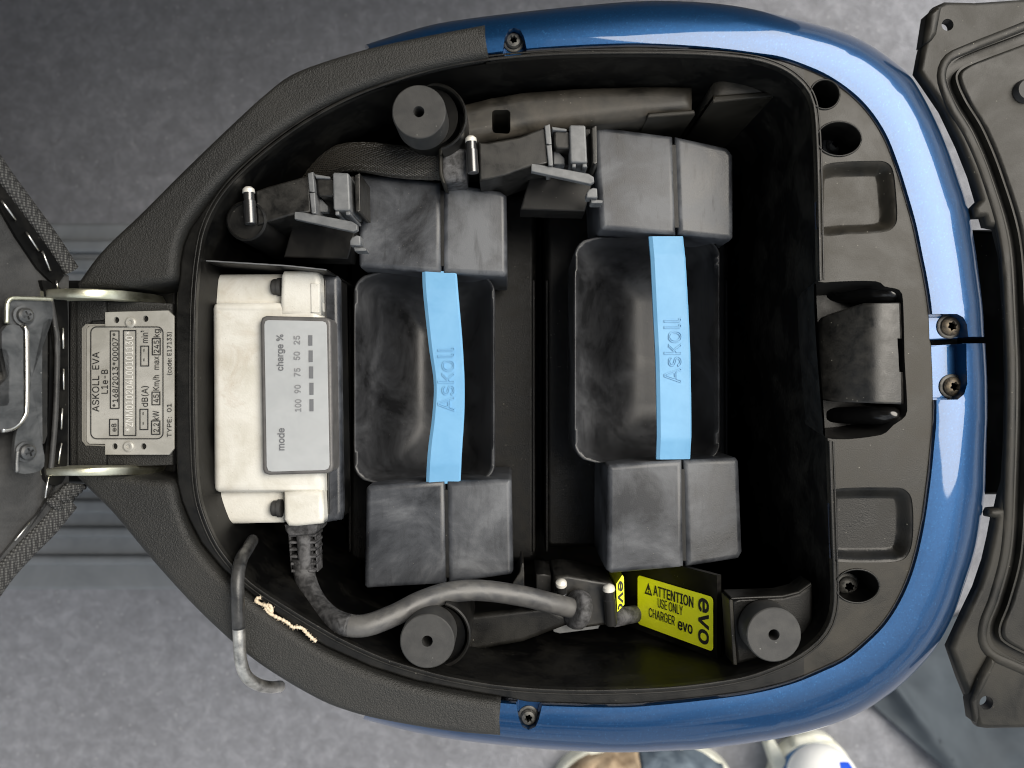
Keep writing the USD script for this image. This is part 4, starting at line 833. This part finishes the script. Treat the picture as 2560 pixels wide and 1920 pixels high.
# strain relief and cable
zk = -0.034
CP([(614, 1134), (686, 1132), (684, 1148), (678, 1156), (624, 1158), (616, 1146)], zk + 0.003, -0.055, 0.001, 'dusty', 'relief_collar')
SR = CP([(636, 1150), (666, 1150), (670, 1232), (644, 1236)], zk + 0.002, -0.05, 0.003, 'dusty', 'strain_relief')
for i in range(6):
    y = 1154 + i * 15.4; w = 1.0 - 0.02 * i
    for a, b in ((622 + 1.4 * i, 642), (664, 682 - 0.2 * i)): obj('relief_rib', prism(PP(VV([(a, y), (b, y), (b, y + 6), (a, y + 6)]), zk), -0.05, zk, 0.0006, 3), 'dusty', SR, 40)
for a, b in ((622, 628), (678, 682)): obj('relief_edge', prism(PP(VV([(a, 1154), (b, 1154), (b + 4, 1236), (a + 6, 1236)]), zk - 0.004), -0.05, zk - 0.004, 0.0006, 3), 'dusty', SR, 40)
cp = np.array([P(756, 1395, -0.038), P(762, 1440, -0.038), P(780, 1490, -0.030), P(812, 1533, -0.018), P(858, 1560, -0.006), P(912, 1564, -0.005), P(985, 1538, -0.010), P(1050, 1505, -0.016), P(1120, 1482, -0.024), P(1200, 1476, -0.030), P(1300, 1489, -0.036), P(1380, 1508, -0.042), P(1436, 1522, -0.048)])
cc = curve(cp, 140)
M['cable2'] = mottled('grimy_cable_rubber', (0.022, 0.022, 0.023), (0.08, 0.08, 0.083), 260, 0.6, 0.7, 1600, 0.4, 0.0004, ramp=(0.4, 0.62))
CB = obj('cable', tube(cc[44:], 0.0056, 24), 'cable', CH, True)
obj('grimy_end', tube(cc[:46], 0.0057, 24), 'cable2', CB, True)
dx = np.array([0.86, -0.30, -0.42]); dx /= np.linalg.norm(dx); c = P(1432, 1521, -0.047)
obj('grommet', lathe([(0.005, -0.001), (0.0092, -0.0005), (0.0105, 0.0008), (0.0110, 0.003), (0.0105, 0.006), (0.006, 0.0065), (0.005, 0.0065)], c, 40, dx), 'dusty', CH, True)
PG = obj('plug_body', prism(PP([(1388, 1440), (1420, 1438), (1530, 1458), (1540, 1470), (1540, 1560), (1482, 1568), (1440, 1574), (1384, 1552), (1382, 1460)], -0.058), -0.10, -0.058, 0.002, 4), 'connector', CH, 40)
obj('plug_step', prism(PP([(1340, 1434), (1378, 1438), (1384, 1545), (1340, 1520)], -0.064), -0.10, -0.064, 0.001, 3), 'dark', CH, 40)
obj('plug_wing', prism(PP([(1274, 1468), (1298, 1432), (1303, 1410), (1310, 1408), (1312, 1470), (1300, 1480)], -0.066), -0.10, -0.066, 0.0008, 3), 'connector', CH, 40)
pin(P(1403, 1458, -0.050), P(1405, 1530, -0.062), 0.0032, CH); pin(P(1522, 1470, -0.050), P(1528, 1560, -0.056), 0.0034, CH)
obj('lever', prism(PP([(1378, 1556), (1500, 1560), (1496, 1572), (1400, 1584), (1384, 1580)], -0.066), -0.075, -0.066, 0.0005, 3), 'clip', CH, 40)
yl = obj('plug_sticker', prism(PP([(1540, 1460), (1556, 1437), (1560, 1444), (1561, 1512), (1543, 1531)], -0.057), -0.09, -0.057, 0.0003, 2), 'yellow', CH, 30, 'yellow sticker folded round the end of the plug')
t = meshkit.text_mesh('evo', 0.01, 0.0001, True); v = t.vertices; b = t.bounds; v[:, 0] *= 0.019 / (b[1][0] - b[0][0]); v[:, 1] *= 0.35; v[:, :2] = np.stack([v[:, 1], -v[:, 0]], 1); t.vertices = v; t.apply_translation(P(1546, 1450, -0.0568))
obj('lettering', trimesh.intersections.slice_mesh_plane(t, [0, 1, 0], P(1546, 1524, -0.0568)), 'ink', yl, False)
obj('rod', tube([P(1536, 1545, -0.064), P(1570, 1538, -0.075), P(1612, 1531, -0.09)], [0.0052, 0.0052, 0.0050], 18), 'dusty', CH, True)

# ================================================================== loose things
HK = thing('hook', 'bent metal rod hook, black coated at one end, over the bin rim', 'hook', P(600, 1520, 0))
hp = curve(np.array([P(632, 1350, -0.03), P(616, 1376, -0.012), P(602, 1402, 0.004), P(594, 1450, 0.011), P(595, 1520, 0.012), P(598, 1594, 0.011), P(602, 1650, 0.009), P(616, 1690, 0.005), P(644, 1711, -0.002), P(676, 1718, -0.012), P(700, 1716, -0.024)]), 90)
M['worn'] = mottled('worn_steel', (0.30, 0.29, 0.27), (0.62, 0.60, 0.56), 160, 0.32, 0.5, 2200, 0.25, 0.0003, metallic=0.95)
M['coat'] = mottled('black_coating', (0.012, 0.012, 0.012), (0.05, 0.05, 0.05), 120, 0.25, 0.4, 1800, 0.2, 0.0003)
obj('rod', tube(hp[44:], 0.0030, 18), 'worn', HK, True); obj('black_sleeve', tube(hp[:48], np.r_[np.full(44, 0.0032), 0.0032, 0.00315, 0.0031, 0.00302], 18), 'coat', HK, True)
rng = np.random.RandomState(3)
tp = np.array([(652, 1494), (642, 1496), (641, 1503), (652, 1510), (664, 1514), (672, 1524), (680, 1530), (678, 1518), (670, 1512), (664, 1520), (676, 1534), (694, 1544), (708, 1550), (722, 1559), (732, 1568), (742, 1568), (756, 1571), (766, 1582), (780, 1595), (791, 1604)], float)
tz = 0.0018 + 0.0008 * rng.rand(len(tp)); th = curve(np.array([P(a, b, z) for (a, b), z in zip(tp, tz)]), 160)
fuzz = [tube(th, 0.0006 + 0.0004 * rng.rand(160), 8)]
for k in range(110):
    i = rng.randint(160); dd = rng.normal(size=3); dd[2] = abs(dd[2]) * 0.4; dd /= np.linalg.norm(dd); fuzz.append(tube([th[i], th[i] + dd * 0.0010, th[i] + dd * 0.0016 + rng.normal(size=3) * 0.0003], 0.00007, 4))
tr = obj('thread', cat_(fuzz), 'thread', '/World', True); tag(stage.GetPrimAtPath(tr), 'frayed beige thread lying on the black bin rim', 'thread')

# ---- things on the ground, seen past the scooter
zg = -Z0
def gp_(px, py, h=0.0): return P(px, py, zg + h)
SH1 = thing('sneaker', 'tan and slate blue sneaker with cream sole at the near side of the scooter', 'shoe', gp_(1612, 1965))
def dome(cx, cy, rx, ry, h0, h1, seed, x_lim=None, amp=0.010):
    s = S * (H - zg - h0) / H; n = 72; m = 22; R = []; c = gp_(cx, cy, h0)
    for k in range(m):
        f = k / (m - 1); a = np.linspace(0, 2 * PI, n, endpoint=False); rr = math.cos(f * PI / 2 * 0.98); z = (h1 - h0) * math.sin(f * PI / 2)
        p = np.stack([c[0] + rx * s * rr * np.cos(a), c[1] + ry * s * rr * np.sin(a), np.full(n, c[2] + z)], 1)
        p[:, 2] += amp * (meshkit.fbm(p * np.array([45, 45, 45]) + seed, 3) - 0.5) * min(1, k / 3); p[:, :2] += 0.6 * amp * (meshkit.fbm(p * 38 + seed + 9, 2)[:, None] - 0.5); R.append(p)
    return loft(R, True, True)
obj('sole', prism(PP(ring_pts(1614, 1965, 226, 108, 60), zg + 0.03), zg, zg + 0.03, 0.01, 6), 'sole', SH1, 60)
dm = man(dome(1612, 1968, 220, 109, 0.026, 0.075, 3, amp=0.034)); cut = gp_(1598, 0, 0.05)[0]
half_ = man(trimesh.creation.box(bounds=[[-2, -2, -1], [cut, 2, 2]]))
obj('heel_upper', dm ^ half_, 'shoe_tan', SH1, 60, 'tan suede part of the upper'); obj('front_upper', dm - half_, 'shoe_blue', SH1, 60, 'slate blue fabric part of the upper')
SH2 = thing('sneaker', 'blue sneaker with cream toe rim, half under the white ball', 'shoe', gp_(2040, 1960))
obj('sole', prism(PP(ring_pts(2034, 1962, 110, 118, 60), zg + 0.02), zg, zg + 0.02, 0.008, 6), 'sole', SH2, 60)
obj('upper', dome(2034, 1968, 102, 111, 0.018, 0.05, 11, amp=0.01), 'shoe_teal', SH2, 60)
obj('toe_strip', prism(PP([(1990, 1846), (2040, 1836), (2070, 1842), (2092, 1858), (2060, 1858), (2010, 1866), (1985, 1872)], zg + 0.03), zg + 0.012, zg + 0.03, 0.006, 5), 'sole', SH2, 60)
obj('side_strip', prism(PP([(1915, 1858), (1936, 1850), (1982, 1925), (1945, 1950)], zg + 0.028), zg, zg + 0.028, 0.006, 5), 'sole', SH2, 60)
BL = thing('ball', 'small white ball with a deep blue panel beside the blue sneaker', 'ball', gp_(2057, 1953))
rb = 0.046; cb = P(2057, 1953, zg + 0.05 + rb)
s_ = trimesh.creation.icosphere(4, rb); s_.apply_translation(cb); obj('shell', s_, 'ball', BL, True)
pd = np.array([0.46, 0.60, 0.66]); pd /= np.linalg.norm(pd); e1 = np.cross(pd, [0, 0, 1]); e1 /= np.linalg.norm(e1); e2 = np.cross(e1, pd)
R = []
for k in np.linspace(0.02, 1, 8):
    r_ = []
    for a in np.linspace(0, 2 * PI, 50, endpoint=False):
        w = math.cos(PI / 5) / math.cos(((a + 0.3) % (2 * PI / 5)) - PI / 5) * 0.33 * k; v_ = pd + (e1 * math.cos(a) + e2 * math.sin(a)) * w; r_.append(cb + v_ / np.linalg.norm(v_) * (rb + 0.0006))
    R.append(r_)
obj('blue_panel', loft(R, True, False), 'ball_blue', BL, True)
# dark plastic sheet on the ground by the tail
poly = clean(np.array([gp_(*p_) for p_ in ((2150, 1735), (2210, 1640), (2300, 1560), (2480, 1500), (2720, 1500), (2760, 1800), (2740, 2060), (2480, 2060), (2372, 1928), (2280, 1850), (2190, 1772))]))
gx, gy = np.meshgrid(np.linspace(poly.bounds[0], poly.bounds[2], 90), np.linspace(poly.bounds[1], poly.bounds[3], 90))
tm = trimesh.creation.extrude_polygon(poly, 0.002, engine='earcut')
for _ in range(6): tm = tm.subdivide() if len(tm.faces) < 40000 else tm
p = tm.vertices; a, b = gp_(2235, 1725)[:2], gp_(2400, 1935)[:2]; dv = (b - a) / np.linalg.norm(b - a); q = p[:, :2] - a; al = q @ dv; ac = q @ np.array([-dv[1], dv[0]])
wd = 0.010 + 0.09 * np.clip(al, 0, 1)
p[:, 2] += zg + Z0 + 0.006 + 0.020 * np.exp(-(ac / np.maximum(wd, 0.008)) ** 2) + 0.030 * (meshkit.fbm(p * 11 + 4, 3) - 0.3).clip(0) + 0.006 * meshkit.fbm(p * 40, 2)
tm.vertices = p
sp = obj('dark_cloth', tm, 'bag', '/World', 60); tag(stage.GetPrimAtPath(sp), 'creased dark blue-grey cloth on the ground beside the scooter tail', 'cloth')
